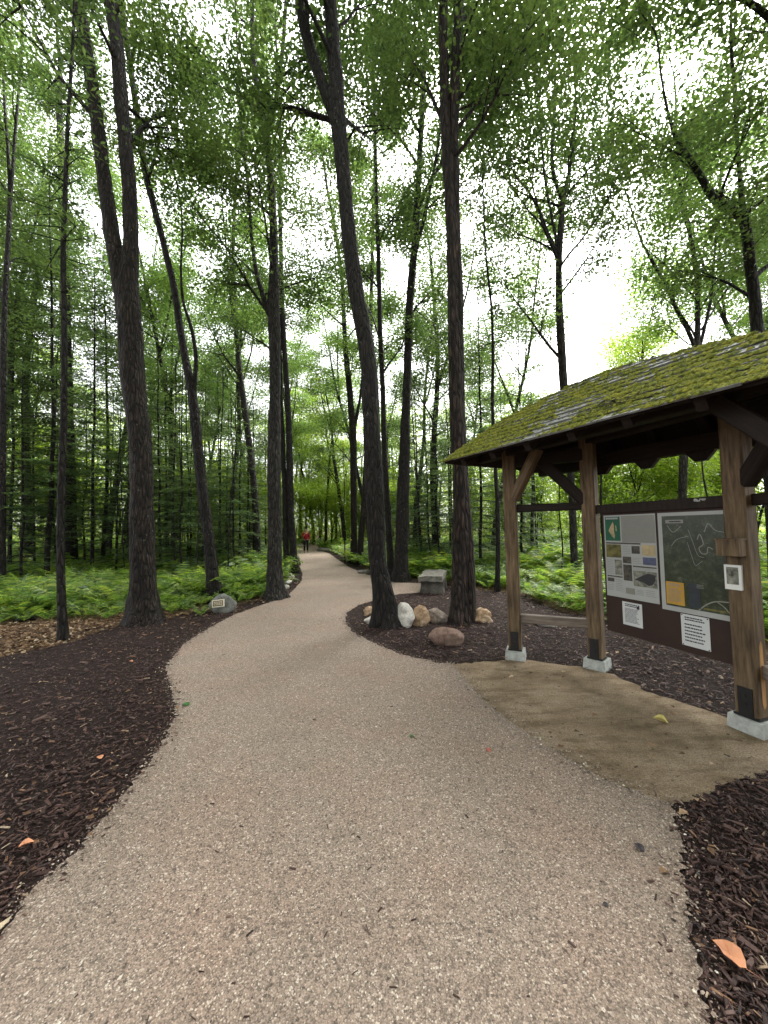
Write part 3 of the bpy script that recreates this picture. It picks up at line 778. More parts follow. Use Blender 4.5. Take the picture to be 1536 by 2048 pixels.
def label_placed():
    sets = {}
    for o, base, px, dp in PLACED:
        k = next(i for i, (lim, _) in enumerate(SEG) if px < lim)
        sets.setdefault((base, k), []).append((dp, o))
    for (base, k), L in sets.items():
        L.sort(key=lambda q: q[0])
        for i, (dp, o) in enumerate(L):
            pre = '' if len(L) == 1 else (ORD[i] if i < len(L) - 1 or i < 1 else 'farthest') + ' '
            o['label'] = pre + base + ' ' + SEG[k][1]
def place(kindname, label, group, meshes, px, depth, sc, rz, cat='tree', pxy=1110):
    p = at(px, pxy, depth)
    z = float(ground_h(p[0], p[1]))
    o = empty(kindname, (p[0], p[1], z - 0.03), rz)
    o.scale = (sc, sc, sc)
    tag(o, label, cat, group)
    if group: PLACED.append((o, {'maple_tree': 'leafy maple', 'sapling': 'leafy young tree', 'shrub': 'low shrub', 'hemlock_tree': 'dark hemlock'}[kindname], px, depth))
    obj('trunk', meshes[0], o)
    c = obj('crown', meshes[1], o); c['kind'] = 'stuff'
    return o

rb = random.Random(5)
GL, GC, GR = 'maples deep in the woods left of the path', 'maples beyond the far bend of the path', 'maples behind the shelter'
LL, LC, LR = 'slim leafy maple deep in the woods left of the path', 'slim leafy maple beyond the far bend of the path', 'leafy maple in the woods behind the shelter'
for px, dp, k, sc in [(-140, 11, 1, 1.0), (-40, 15, 0, 1.0), (60, 17, 1, 1.05), (105, 24, 3, 1.1), (215, 21, 0, 1.1), (245, 27, 2, 1.15), (330, 19, 3, 1.0), (352, 30, 1, 1.1),
                      (395, 25, 2, 1.0), (455, 22, 0, 1.05), (505, 33, 3, 1.2), (10, 30, 4, 1.3), (160, 35, 4, 1.3), (290, 38, 4, 1.3), (430, 40, 2, 1.3), (-90, 24, 2, 1.2)]:
    place('maple_tree', LL, GL, BG[k], px, dp, sc, rb.random() * 6.28)
for px, dp, k, sc in [(572, 29, 3, 1.05), (560, 40, 4, 1.3), (628, 42, 2, 1.2), (652, 33, 4, 1.15), (672, 40, 4, 1.3), (690, 30, 0, 1.05), (742, 25, 3, 1.0), (770, 34, 1, 1.15), (830, 24, 0, 1.0), (600, 48, 1, 1.2)]:
    place('maple_tree', LC, GC, BG[k], px, dp, sc, rb.random() * 6.28)
for px, dp, k, sc in [(872, 19, 1, 1.0), (930, 26, 2, 1.1), (985, 20, 3, 1.0), (1050, 34, 4, 1.15), (1205, 29, 4, 1.15), (1268, 23, 4, 1.25), (1325, 27, 4, 1.3), (1440, 24, 4, 0.95), (1500, 17, 2, 0.9),
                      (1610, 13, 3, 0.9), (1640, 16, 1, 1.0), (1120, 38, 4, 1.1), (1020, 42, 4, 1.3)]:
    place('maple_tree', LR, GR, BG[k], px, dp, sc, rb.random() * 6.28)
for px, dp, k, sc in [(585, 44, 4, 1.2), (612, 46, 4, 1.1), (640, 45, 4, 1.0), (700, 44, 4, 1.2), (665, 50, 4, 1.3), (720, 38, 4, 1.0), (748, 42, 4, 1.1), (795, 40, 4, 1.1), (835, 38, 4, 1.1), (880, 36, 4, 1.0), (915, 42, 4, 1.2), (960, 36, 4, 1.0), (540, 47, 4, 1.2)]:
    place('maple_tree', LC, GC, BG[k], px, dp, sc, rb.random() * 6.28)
for px, dp, k, sc in [(40, 38, 4, 1.2), (95, 44, 4, 1.2), (190, 40, 4, 1.1), (240, 45, 4, 1.3), (330, 42, 4, 1.1), (375, 46, 4, 1.2), (470, 44, 4, 1.1), (505, 41, 4, 1.0), (-50, 36, 4, 1.2)]:
    place('maple_tree', LL, GL, BG[k], px, dp, sc, rb.random() * 6.28)
# understory saplings
for px, dp, k, sc in [(610, 39, 5, 1.1), (640, 37, 5, 1.0), (662, 33, 5, 0.9), (684, 38, 5, 1.2), (560, 36, 5, 1.0), (725, 30, 5, 1.0), (750, 36, 5, 1.1), (775, 29, 5, 0.9), (590, 45, 5, 1.3), (630, 50, 5, 1.4)]:
    place('sapling', 'leafy young tree at the end of the path', 'young trees at the end of the path', BG[k], px, dp, sc, rb.random() * 6.28, 'sapling')
for px, dp, k, sc in [(1190, 13, 6, 1.0), (1260, 11.5, 5, 0.8), (1310, 14, 6, 1.0), (1400, 12, 5, 0.75), (1235, 19, 5, 1.0), (1340, 20, 5, 1.0), (1420, 24, 5, 1.1), (1090, 23, 5, 0.9), (1155, 26, 6, 1.1), (1500, 10, 5, 0.8)]:
    place('sapling', 'bright leafy young tree in the glade behind the notice board', 'young trees in the glade behind the notice board', BG[k], px, dp, sc, rb.random() * 6.28, 'sapling')
for px, dp, k, sc in [(40, 21, 5, 1.2), (120, 28, 5, 1.2), (230, 24, 5, 1.2), (320, 27, 6, 1.4), (370, 33, 5, 1.2), (440, 29, 5, 1.2), (505, 24, 6, 1.3), (-60, 18, 5, 1.2)]:
    place('sapling', 'leafy young tree under the tall maples left of the path', 'young trees left of the path', BG[k], px, dp, sc, rb.random() * 6.28, 'sapling')

for i in range(64):
    px = rb.uniform(-150, 1600); dp = rb.uniform(22, 46)
    if 560 < px < 720 and dp < 37: continue
    k = rb.choice([5, 6, 5]); sc = rb.uniform(0.7, 1.25)
    g = ('left of the path', 'beyond the bend and the bench', 'behind the shelter')[0 if px < 560 else 1 if px < 1000 else 2]
    place('shrub', 'low leafy shrub in the far undergrowth ' + g, 'far shrubs ' + g, BG[k], px, dp, sc, rb.random() * 6.28, 'shrub')
# --- the wood goes on behind the viewpoint (one mass; it shades the scene from that side)
bw = empty('woodland_behind', (0, -8, 0)); bw['kind'] = 'stuff'; bw['label'] = 'woodland continuing behind and beside the viewpoint'; bw['category'] = 'woodland'
for (x_, y_, k) in [(-6, -4, 0), (-3.2, -9, 1), (2.8, -8, 3), (6, -3.5, 0), (-9, -10, 2), (8, -10, 1), (0.5, -15, 0), (-5, -16, 3), (5, -16, 2), (-11, -2, 1), (10, 1, 3), (-9.5, 3.5, 0), (3.6, -3.6, 2), (-3.8, -2.8, 4), (-7, -7, 5), (7, -7, 5), (-2.5, -12, 5), (3, -12, 5), (0, -18, 4), (9, -5, 4), (6.5, 1.0, 4), (-12, -6, 4), (12, -8, 0)]:
    for nm, me_ in zip(('trunk', 'crown'), BG[k]):
        q = obj(nm, me_, bw, (x_, y_ + 8, 0)); q.rotation_euler = (0, 0, x_ * 1.7 + y_); q['kind'] = 'stuff'
# --- conifers
def conifer(k, H, r0, low, Lmax, bare=0.0, dens=1.0):
    rg = np.random.default_rng(300 + k)
    n = 10
    P = np.column_stack([np.cumsum(rg.normal(0, 0.03, n + 1)), np.cumsum(rg.normal(0, 0.03, n + 1)), np.linspace(0, H, n + 1)]); P[0, :2] = 0
    C = catmull(P, 5); rr = np.interp(C[:, 2], [0, H], [r0, 0.012])
    tr = MB(); tr.add(*tube(C, rr, 10, 0.06, rg, 0.35, 6))
    pos, yaw, pit, ln = [], [], [], []
    z = low * 0.5
    while z < H - 0.25:
        f = (z - low) / (H - low)
        cx = np.array([np.interp(z, C[:, 2], C[:, 0]), np.interp(z, C[:, 2], C[:, 1]), z])
        for q in range(rg.integers(3, 5)):
            az = rg.random() * 6.283
            if z < low:      # dead lower twigs
                if rg.random() < 0.6:
                    L = rg.uniform(0.3, 0.9)
                    d = np.array([math.cos(az), math.sin(az), rg.uniform(-0.2, 0.15)])
                    tr.add(*tube(np.array([cx, cx + d * L * 0.5, cx + d * L + [0, 0, -0.08 * L]]), [0.007, 0.005, 0.003], 4))
                continue
            L = Lmax * (1 - 0.85 * f) * rg.uniform(0.55, 1.1) + 0.15
            droop = rg.uniform(-0.05, 0.22) - 0.25 * f
            pts = []
            for t in np.linspace(0, 1, 5):
                pts.append(cx + np.array([math.cos(az) * L * t, math.sin(az) * L * t, -droop * L * t - 0.10 * L * t * t]))
            pts = np.array(pts)
            tr.add(*tube(pts, np.linspace(0.012 * (1 - 0.6 * f), 0.003, 5), 4))
            m = max(4, int(L / 0.075 * dens))
            for u in np.linspace(0.18, 1.0, m):
                b = np.array([np.interp(u, np.linspace(0, 1, 5), pts[:, i]) for i in range(3)])
                for sgn in (-1, 1):
                    l = (0.10 + 0.34 * L * 0.5 * (1.05 - u)) * rg.uniform(0.7, 1.2)
                    a = az + sgn * rg.uniform(0.6, 1.05)
                    nn = max(1, int(l / 0.09))
                    for w in range(nn):
                        s0 = b + np.array([math.cos(a), math.sin(a), -0.15]) * l * w / nn
                        for a2 in (a - 0.45, a + 0.45) if w else (a,):
                            pos.append(s0 + rg.normal(0, 0.012, 3)); yaw.append(a2 - math.pi / 2 + rg.normal(0, 0.15)); ln.append(rg.uniform(0.10, 0.17))
        z += rg.uniform(0.16, 0.30) * (1 if z > low else 1.3)
    pos = np.array(pos); yaw = np.array(yaw); ln = np.array(ln)
    Rm = rot_mats(rg, len(pos), 0.28, yaw)
    v, f = scatter(NEED_V * [1.6, 1, 1], KITE_F, pos, Rm, ln)
    return tr.mesh('trunk_shape', M['bark_dark'], True), mk_mesh('crown_shape', v, f, M['needle'])

CON = [conifer(0, 13, 0.07, 1.7, 2.0), conifer(1, 10, 0.055, 0.9, 1.8), conifer(2, 15, 0.09, 2.4, 2.2), conifer(3, 7, 0.04, 0.6, 1.6), conifer(4, 12, 0.06, 6.2, 0.55, dens=0.7)]
o = place('hemlock_tree', 'thin hemlock standing alone at the front of the left leaf litter', None, CON[4], 127, gp(127, 1283)[1], 1.0, 1.0, pxy=1283)
o = place('hemlock_tree', 'thin dark hemlock just behind the front corner post of the shelter', None, CON[4], 995, gp(995, 1184)[1], 1.0, 4.0, pxy=1184)
for px, dp, k, sc in [(95, 11.5, 2, 0.9), (20, 14, 0, 1.0), (-80, 11, 1, 1.0), (185, 13.5, 0, 0.9), (205, 16, 2, 1.0), (95, 15, 1, 1.1), (315, 13.5, 1, 0.9), (345, 17, 0, 0.9), (378, 15, 3, 1.1), (440, 17, 1, 0.9), (470, 14, 3, 1.0),
                      (510, 19, 1, 0.95), (255, 19, 0, 1.0), (300, 22, 0, 1.0), (140, 20, 2, 1.0), (410, 21, 0, 0.9), (535, 25, 1, 1.0), (480, 24, 0, 0.9), (-20, 18, 2, 1.0), (365, 11.5, 3, 0.8), (45, 11, 3, 1.0), (170, 16, 3, 1.1), (230, 12.5, 3, 0.9), (335, 15, 3, 1.1), (405, 13.5, 3, 0.9), (452, 19, 3, 1.2), (495, 16.5, 3, 1.0), (110, 18, 3, 1.2), (285, 17, 3, 1.1)]:
    place('hemlock_tree', 'dark hemlock among the ferns in the woods left of the path', 'hemlocks left of the path', CON[k], px, dp, sc, rb.random() * 6.28)
for px, dp, k, sc in [(845, 17, 1, 0.9), (880, 14, 3, 1.0), (962, 12, 1, 1.0), (1045, 15, 1, 1.0), (905, 20, 0, 0.85), (1015, 21, 0, 0.9), (820, 26, 0, 0.9), (1075, 26, 1, 1.0), (868, 28, 0, 1.0), (780, 22, 3, 1.1), (860, 18, 3, 1.0), (925, 16, 3, 1.0), (1030, 18, 3, 1.0), (835, 20, 3, 1.1)]:
    place('hemlock_tree', 'dark hemlock in the woods between the bench and the shelter', 'hemlocks between the bench and the shelter', CON[k], px, dp, sc, rb.random() * 6.28)

# thin bare stems in the ferns on the left
def bare_stem(px, py, dp, top, w, label, group, seed):
    rg = np.random.default_rng(seed)
    b = at(px, py, dp); b[2] = float(ground_h(b[0], b[1]))
    root = empty('bare_sapling', tuple(b)); tag(root, label, 'sapling', group); PLACED.append((root, 'bare thin stem', px, dp))
    H = top; n = 6
    P = np.column_stack([np.cumsum(rg.normal(0, 0.05, n)), np.cumsum(rg.normal(0, 0.05, n)), np.linspace(-0.03, H, n)]); P[0, :2] = 0
    MB().add(*tube(catmull(P, 4), np.interp(np.linspace(0, 1, 5 * 4 + 1), [0, 1], [w, w * 0.35]), 7, 0.05, rg, 0.3, 4)).build('trunk', M['bark_dark'], root, True)
    tw = MB()
    for q in range(7):
        z = rg.uniform(0.8, H); a = rg.random() * 6.28; L = rg.uniform(0.25, 0.7)
        c = np.array([np.interp(z, P[:, 2], P[:, 0]), np.interp(z, P[:, 2], P[:, 1]), z])
        tw.add(*tube(np.array([c, c + [math.cos(a) * L * .5, math.sin(a) * L * .5, .1 * L], c + [math.cos(a) * L, math.sin(a) * L, .1 * L]]), [0.006, 0.005, 0.002], 4))
    o = tw.build('twigs', M['bark_dark'], root, True); o['kind'] = 'stuff'
for i, (px, py, dp, top, w) in enumerate([(70, 1090, 14, 9, .045), (222, 1075, 19, 9, .045), (252, 1100, 12, 6, .02), (352, 1110, 13, 8, .045), (362, 1105, 14, 8, .04), (376, 1100, 15, 9, .04),
                                          (398, 1130, 11, 6, .022), (456, 1125, 11.5, 7, .022), (440, 1090, 16, 9, .05), (478, 1085, 17, 9, .045), (500, 1080, 18, 8, .04), (330, 1095, 16, 9, .05)]):
    bare_stem(px, py, dp, top, w, 'thin bare dark stem rising from the ferns left of the path', 'thin bare stems left of the path', 500 + i)
for i, (px, py, dp, top, w) in enumerate([(690, 1122, 18, 6, .03), (846, 1120, 15, 7, .035), (862, 1115, 15, 7, .03), (878, 1115, 16, 7, .04), (900, 1105, 17, 8, .05)]):
    bare_stem(px, py, dp, top, w, 'thin bare dark stem in the ferns beyond the stone bench', 'thin bare stems beyond the bench', 540 + i)
for i, (px, py, dp, top, w) in enumerate([(1122, 1165, 10.5, 5, .022), (1064, 1090, 17, 8, .09), (1075, 1085, 18, 8, .05), (1212, 1120, 9, 5, .035), (1420, 1120, 9, 4.5, .03), (1260, 1080, 17, 8, .09), (1300, 1075, 19, 8, .1)]):
    bare_stem(px, py, dp, top, w, 'thin bare stem in the bright ferns seen through the shelter', 'thin bare stems seen through the shelter', 560 + i)

label_placed()
# --- far wood: one mass beyond about 45 m
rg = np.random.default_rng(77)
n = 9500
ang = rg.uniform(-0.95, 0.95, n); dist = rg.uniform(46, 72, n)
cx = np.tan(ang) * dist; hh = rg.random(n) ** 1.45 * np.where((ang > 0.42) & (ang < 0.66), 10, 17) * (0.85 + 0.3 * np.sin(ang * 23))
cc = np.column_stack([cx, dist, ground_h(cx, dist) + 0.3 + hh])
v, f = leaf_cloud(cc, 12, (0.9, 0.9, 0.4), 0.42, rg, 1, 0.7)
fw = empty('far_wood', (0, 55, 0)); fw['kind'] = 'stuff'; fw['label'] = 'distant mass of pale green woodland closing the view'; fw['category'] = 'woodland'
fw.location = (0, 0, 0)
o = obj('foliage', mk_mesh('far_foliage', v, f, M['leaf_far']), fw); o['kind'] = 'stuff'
mb = MB()
for k in range(150):
    a = rg.uniform(-0.95, 0.95); d = rg.uniform(44, 70); x = math.tan(a) * d; h = rg.uniform(8, 18); z0 = float(ground_h(x, d)); r = rg.uniform(0.07, 0.2)
    mb.add(*tube(np.array([[x, d, z0 - .1], [x + rg.normal(0, .2), d, z0 + h * .5], [x + rg.normal(0, .5), d, z0 + h]]), [r, r * .7, r * .2], 6))
o = mb.build('trunks', M['bark_dark'], fw, True); o['kind'] = 'stuff'

# ------------------------------------------------------------------ ferns
def frond(n=9, L=1.0, droop=0.55, wmax=0.22):
    """a fern frond along +Y, arching up then over; pinnae as narrow triangles"""
    V, Fc = [], []
    def pt(t): return np.array([0, 0.78 * t * L, L * (1.15 * t - droop * 1.35 * t * t)])
    prev = pt(0.0)
    for i in range(n):
        t0, t1 = 0.15 + 0.85 * i / n, 0.15 + 0.85 * (i + 0.8) / n
        a, b = pt(t0), pt(t1)
        w = wmax * L * math.sin(min(1, (0.12 + i / n) * 1.15) * math.pi * 0.86 + 0.25) ** 0.9 if i < n - 1 else 0.02 * L
        w = max(w, 0.02 * L)
        for sg in (-1, 1):
            k = len(V)
            tip = (a + b) / 2 + np.array([sg * w, 0.06 * L, -0.10 * w])
            V += [a, b, tip]; Fc.append([k, k + 1, k + 2])
    k = len(V); q0, q1 = pt(0), pt(0.6)
    V += [q0 + [0.006, 0, 0], q0 - [0.006, 0, 0], q1]; Fc.append([k, k + 1, k + 2])
    return np.array(V), np.array(Fc)

def fern_shape(rg, nf, n):
    vs, fs, k = [], [], 0
    for i in range(nf):
        L = rg.uniform(0.7, 1.1)
        v, f = frond(n, L, rg.uniform(0.42, 0.62), rg.uniform(0.17, 0.24))
        a = i / nf * 6.283 + rg.normal(0, 0.3); c, s = math.cos(a), math.sin(a)
        v = v @ np.array([[c, s, 0], [-s, c, 0], [0, 0, 1]])
        vs.append(v); fs.append(f + k); k += len(v)
    return np.concatenate(vs), np.concatenate(fs)

rg = np.random.default_rng(21)
FERNS = [fern_shape(rg, 8, 10) for _ in range(5)]
FERNS_FAR = [fern_shape(rg, 6, 5) for _ in range(4)]
FERN_L = ground_line([(-700, 1268), (0, 1249), (100, 1243), (200, 1238), (250, 1226), (340, 1226), (400, 1216), (470, 1206), (520, 1195)])
litter_poly = np.vstack([L_MULCH_OUT[:8], FERN_L[::-1][3:]])
def free_for_fern(x, y):
    bad = in_poly(x, y, mulch_left) | in_poly(x, y, mulch_right) | in_poly(x, y, path_poly) | in_poly(x, y, sand_poly) | in_poly(x, y, FARP)
    bad |= (x < 0) & (y < 9) & in_poly(x, y, np.vstack([FERN_L, [[-0.5, -6], [-30, -6], [-30, FERN_L[0][1]]]]))
    bad |= (y < 4.6) | (edge_dist(x, y, np.vstack([R_EDGE, R_SAND])) < 0.9) | (edge_dist(x, y, R_FAR) < 0.45) | (edge_dist(x, y, L_EDGE) < 0.45)
    return ~bad
n = 19500
ang = rg.uniform(-0.93, 0.93, n)
dist = 5.0 * (48 / 5.0) ** (rg.random(n) ** 0.9)
x = np.tan(ang) * dist; y = dist
ok = free_for_fern(x, y)
# clumpy
cl = np.array([mnoise.noise(Vector((a * 0.45, b * 0.45, 0))) for a, b in zip(x, y)])
ok &= (rg.random(n) < np.clip(0.62 + 1.1 * cl, 0.08, 1))
x, y = x[ok], y[ok]
mb = MB()
near = y < 12
cnt = 0
for lod, sel in ((0, near), (1, ~near)):
    T = FERNS if lod == 0 else FERNS_FAR
    kk = rg.integers(0, len(T), len(x))
    for k in range(len(T)):
        m = sel & (kk == k)
        if lod == 0: m &= rg.random(len(x)) < 0.45
        pos = np.column_stack([x[m], y[m], ground_h(x[m], y[m])])
        if not len(pos): continue
        cnt += len(pos)
        sz = rg.uniform(0.5, 1.15, len(pos)) * (1.0 if lod == 0 else 1.0 + 0.012 * pos[:, 1].mean())
        sz = sz * np.where(pos[:, 0] < 0, np.clip(0.45 + 0.5 * edge_dist(pos[:, 0], pos[:, 1], FERN_L), 0, 1), np.clip(0.5 + 0.5 * edge_dist(pos[:, 0], pos[:, 1], R_MULCH_OUT), 0, 1))
        mb.add(*scatter(T[k][0], T[k][1], pos, rot_mats(rg, len(pos), 0.16), sz))
o = mb.build('fern_undergrowth', M['fern'])
tag(o, 'dense green ferns carpeting the forest floor on both sides', 'ferns', kind='stuff')

# ferns one can pick out along the bed edges
fme = [mk_mesh('fern_shape', v, f, M['fern']) for v, f in FERNS]
for i, (px, py, s) in enumerate([(235, 1232, .62), (215, 1240, .5), (345, 1228, .55), (372, 1224, .5), (402, 1232, .35), (475, 1208, .5), (495, 1203, .45), (510, 1196, .5)]):
    p = gp(px, py); q = obj('fern', fme[i % 5], None, p); q.scale = (s,) * 3; q.rotation_euler = (0, 0, i * 1.7)
    rank = sorted([235, 215, 345, 372, 402, 475, 495, 510]).index(px)
    tag(q, ['first', 'second', 'third', 'fourth', 'fifth', 'sixth', 'seventh', 'eighth', 'ninth'][rank] + ' fern from the left along the left mulch bed edge', 'fern', 'ferns along the left mulch bed')
for i, (px, py, s) in enumerate([(1045, 1178, .6), (1066, 1190, .62), (1092, 1200, .6), (1118, 1212, .58), (1140, 1216, .6), (1035, 1168, .6), (1165, 1222, .55), (880, 1160, .5), (965, 1172, .55)]):
    p = gp(px, py); q = obj('fern', fme[(i + 2) % 5], None, p); q.scale = (s,) * 3; q.rotation_euler = (0, 0, i * 2.1)
    rank = sorted([1045, 1066, 1092, 1118, 1140, 1035, 1165, 880, 965]).index(px)
    tag(q, ['first', 'second', 'third', 'fourth', 'fifth', 'sixth', 'seventh', 'eighth', 'ninth'][rank] + ' fern from the left along the mulch edge behind the shelter', 'fern', 'ferns along the mulch edge behind the shelter')

# ------------------------------------------------------------------ mulch chips, pebbles, litter
def box_tmpl():
    V = np.array([[i * .5, j * .5, k * .5] for k in (-1, 1) for j in (-1, 1) for i in (-1, 1)], float)
    V[4:, 0] *= 0.8; V[4:, 1] *= 0.85; V[[1, 5], 1] *= 0.5
    Q = np.array([[4, 5, 7, 6], [0, 1, 5, 4], [2, 6, 7, 3], [0, 4, 6, 2], [1, 3, 7, 5]])
    return V, Q
BOX_V, BOX_Q = box_tmpl()
def sample_poly(poly, n, rg, ymax=8.5, ymin=0.5, xmax=6.5):
    """points denser near the camera, within the view"""
    d = ymin * (ymax / ymin) ** rg.random(n)
    a = np.tan(rg.uniform(-0.86, 0.86, n)); x = a * d
    ok = in_poly(x, d, poly) & (np.abs(x) < xmax)
    return x[ok], d[ok]
rg = np.random.default_rng(31)
def chips(poly, edge, n, spill):
    x, y = sample_poly(poly, n, rg, 13.0, 0.75, 9)
    ok = ~(in_poly(x, y, sand_poly) | in_poly(x, y, path_poly)); x, y = x[ok], y[ok]
    m = len(x)
    L = rg.gamma(2.0, 0.0105, m) + 0.009; L *= np.interp(y, [1, 6, 13], [0.75, 1.1, 2.0]); w = L * rg.uniform(0.10, 0.36, m); t = w * rg.uniform(0.2, 0.5, m)
    z = 0.008 + rg.random(m) * 0.028
    z *= np.clip(edge_dist(x, y, edge) / 0.12, 0.25, 1)
    return np.column_stack([x, y, z]), rot_mats(rg, m, 0.22), np.column_stack([L, w, np.clip(t, .003, .014)])
for poly, edge, n, lab in ((mulch_left, L_EDGE, 120000, 'dark brown bark mulch left of the path'), (mulch_right, np.vstack([R_EDGE, R_SAND, R_LOW]), 130000, 'dark brown bark mulch right of the path and under the shelter')):
    p, rm, s = chips(poly, edge, n, 0.03)
    v, f = scatter(BOX_V, BOX_Q, p, rm, s)
    o = obj('bark_chips', mk_mesh('bark_chips', v, f, M['chip'])); tag(o, lab, 'mulch', kind='stuff')
# chips kicked onto the path edge
mb = MB()
for edge in (L_EDGE, R_EDGE, R_LOW):
    e = jitter_line(edge, 0.045, 0.008, rg); e = e[e[:, 1] < 8]
    m = len(e)
    L = rg.gamma(1.8, 0.007, m) + 0.005; w = L * rg.uniform(0.15, 0.45, m)
    mb.add(*scatter(BOX_V, BOX_Q, np.column_stack([e, np.full(m, 0.022)]), rot_mats(rg, m, 0.15), np.column_stack([L, w, w * 0.3])))
o = mb.build('loose_chips', M['chip']); tag(o, 'loose bark chips strewn along the path edges', 'mulch', kind='stuff')

OCT_V = np.array([[1, 0, 0], [0.3, 0.9, 0.1], [-0.8, 0.5, 0], [-0.7, -0.6, 0.1], [0.35, -0.9, 0], [0.1, 0.05, 0.75]])
OCT_F = np.array([[0, 1, 5], [1, 2, 5], [2, 3, 5], [3, 4, 5], [4, 0, 5]])
n = 72000
d = 0.9 * (7.0 / 0.9) ** rg.random(n); x = np.tan(rg.uniform(-0.82, 0.82, n)) * d
ok = in_poly(x, d, path_poly); x, d = x[ok], d[ok]; m = len(x)
r = np.clip(rg.gamma(3.0, 0.0007, m), 0.0013, 0.009) * np.interp(d, [1, 3, 7], [1.0, 1.25, 1.9])
v, f = scatter(OCT_V, OCT_F, np.column_stack([x, d, np.full(m, 0.0158)]), rot_mats(rg, m, 0.25), np.column_stack([r, r * rg.uniform(.6, 1, m), r * rg.uniform(.5, .9, m)]))
es = []
for edge in (L_EDGE, R_EDGE, R_LOW):
    e = jitter_line(edge, 0.035, 0.004, rg); es.append(e[e[:, 1] < 7])
e = jitter_line(np.repeat(R_SAND, 1, 0), 0.07, 0.0012, rg); es.append(e)
es = np.vstack(es); m2 = len(es); r2 = np.clip(rg.gamma(3.0, 0.0014, m2), 0.002, 0.011)
v2, f2 = scatter(OCT_V, OCT_F, np.column_stack([es, rg.uniform(0.02, 0.034, m2)]), rot_mats(rg, m2, 0.4), np.column_stack([r2, r2 * .8, r2 * .7]))
f = np.vstack([f, f2 + len(v)]); v = np.vstack([v, v2])
o = obj('gravel', mk_mesh('gravel', v, f, M['pebble'])); tag(o, 'fine tan and cream gravel lying on the path', 'gravel', kind='stuff')

x, d = sample_poly(sand_poly, 60000, rg, 6, 1.2)
ok = ~in_poly(x, d, path_poly); x, d = x[ok], d[ok]
ed = edge_dist(x, d, R_SAND); ok = rg.random(len(x)) < np.clip(0.30 + np.exp(-ed / 0.10), 0, 1); x, d = x[ok], d[ok]; m = len(x)
r = np.clip(rg.gamma(1.6, 0.0020, m), 0.0015, 0.014)
v, f = scatter(OCT_V, OCT_F, np.column_stack([x, d, np.full(m, 0.0115)]), rot_mats(rg, m, 0.25), np.column_stack([r, r * rg.uniform(.6, 1, m), r * rg.uniform(.5, .9, m)]))
o = obj('sand_grit', mk_mesh('sand_grit', v, f, M['grit'])); tag(o, 'brown grit and small clods on the sand under the shelter', 'grit', kind='stuff')
d = 1.0 * (9.0 / 1.0) ** rg.random(190); x = np.tan(rg.uniform(-0.8, 0.8, 190)) * d
ok = in_poly(x, d, path_poly) | in_poly(x, d, sand_poly); x, d = x[ok], d[ok]; m = len(x)
L = rg.uniform(0.008, 0.035, m)
v, f = scatter(BOX_V, BOX_Q, np.column_stack([x, d, np.full(m, 0.0195)]), rot_mats(rg, m, 0.08), np.column_stack([L, L * rg.uniform(.06, .4, m), np.full(m, .003)]))
o = obj('path_debris', mk_mesh('path_debris', v, f, M['chip'])); tag(o, 'tiny dark twigs and bark bits scattered over path and sand', 'debris', kind='stuff')
# leaf litter on the left and under the ferns
n = 9000
x, y = sample_poly(litter_poly, 60000, rg, 9.5, 3.5, 9); x, y = x[:6500], y[:6500]
LIT_V = KITE_V * [1.2, 1, 2.2]
v1 = scatter(LIT_V, KITE_F, np.column_stack([x, y, 0.006 + rg.random(len(x)) * 0.03]), rot_mats(rg, len(x), 0.35), rg.uniform(0.03, 0.085, len(x)))
mb = MB(); mb.add(*v1)
ang = rg.uniform(-0.9, 0.9, 7000); dd = rg.uniform(6, 22, 7000); x = np.tan(ang) * dd
ok = ~(in_poly(x, dd, path_poly) | in_poly(x, dd, mulch_right))
x, dd = x[ok], dd[ok]
mb.add(*scatter(LIT_V, KITE_F, np.column_stack([x, dd, ground_h(x, dd) + 0.012]), rot_mats(rg, len(x), 0.3), rg.uniform(0.05, 0.11, len(x))))
o = mb.build('leaf_litter', M['litter']); tag(o, 'brown fallen leaves covering the bare forest floor on the left', 'leaf litter', kind='stuff')
# sparse litter on mulch
x, y = sample_poly(np.vstack([mulch_left]), 900, rg, 9, 1.2); x2, y2 = sample_poly(mulch_right, 900, rg, 9, 1.0)
x = np.concatenate([x, x2])[::3]; y = np.concatenate([y, y2])[::3]
v, f = scatter(LIT_V, KITE_F, np.column_stack([x, y, np.full(len(x), 0.045)]), rot_mats(rg, len(x), 0.3), rg.uniform(0.025, 0.06, len(x)))
o = obj('scattered_leaves', mk_mesh('scattered_leaves', v, f, M['litter'])); tag(o, 'small tan leaves scattered over the dark mulch', 'leaves', kind='stuff')

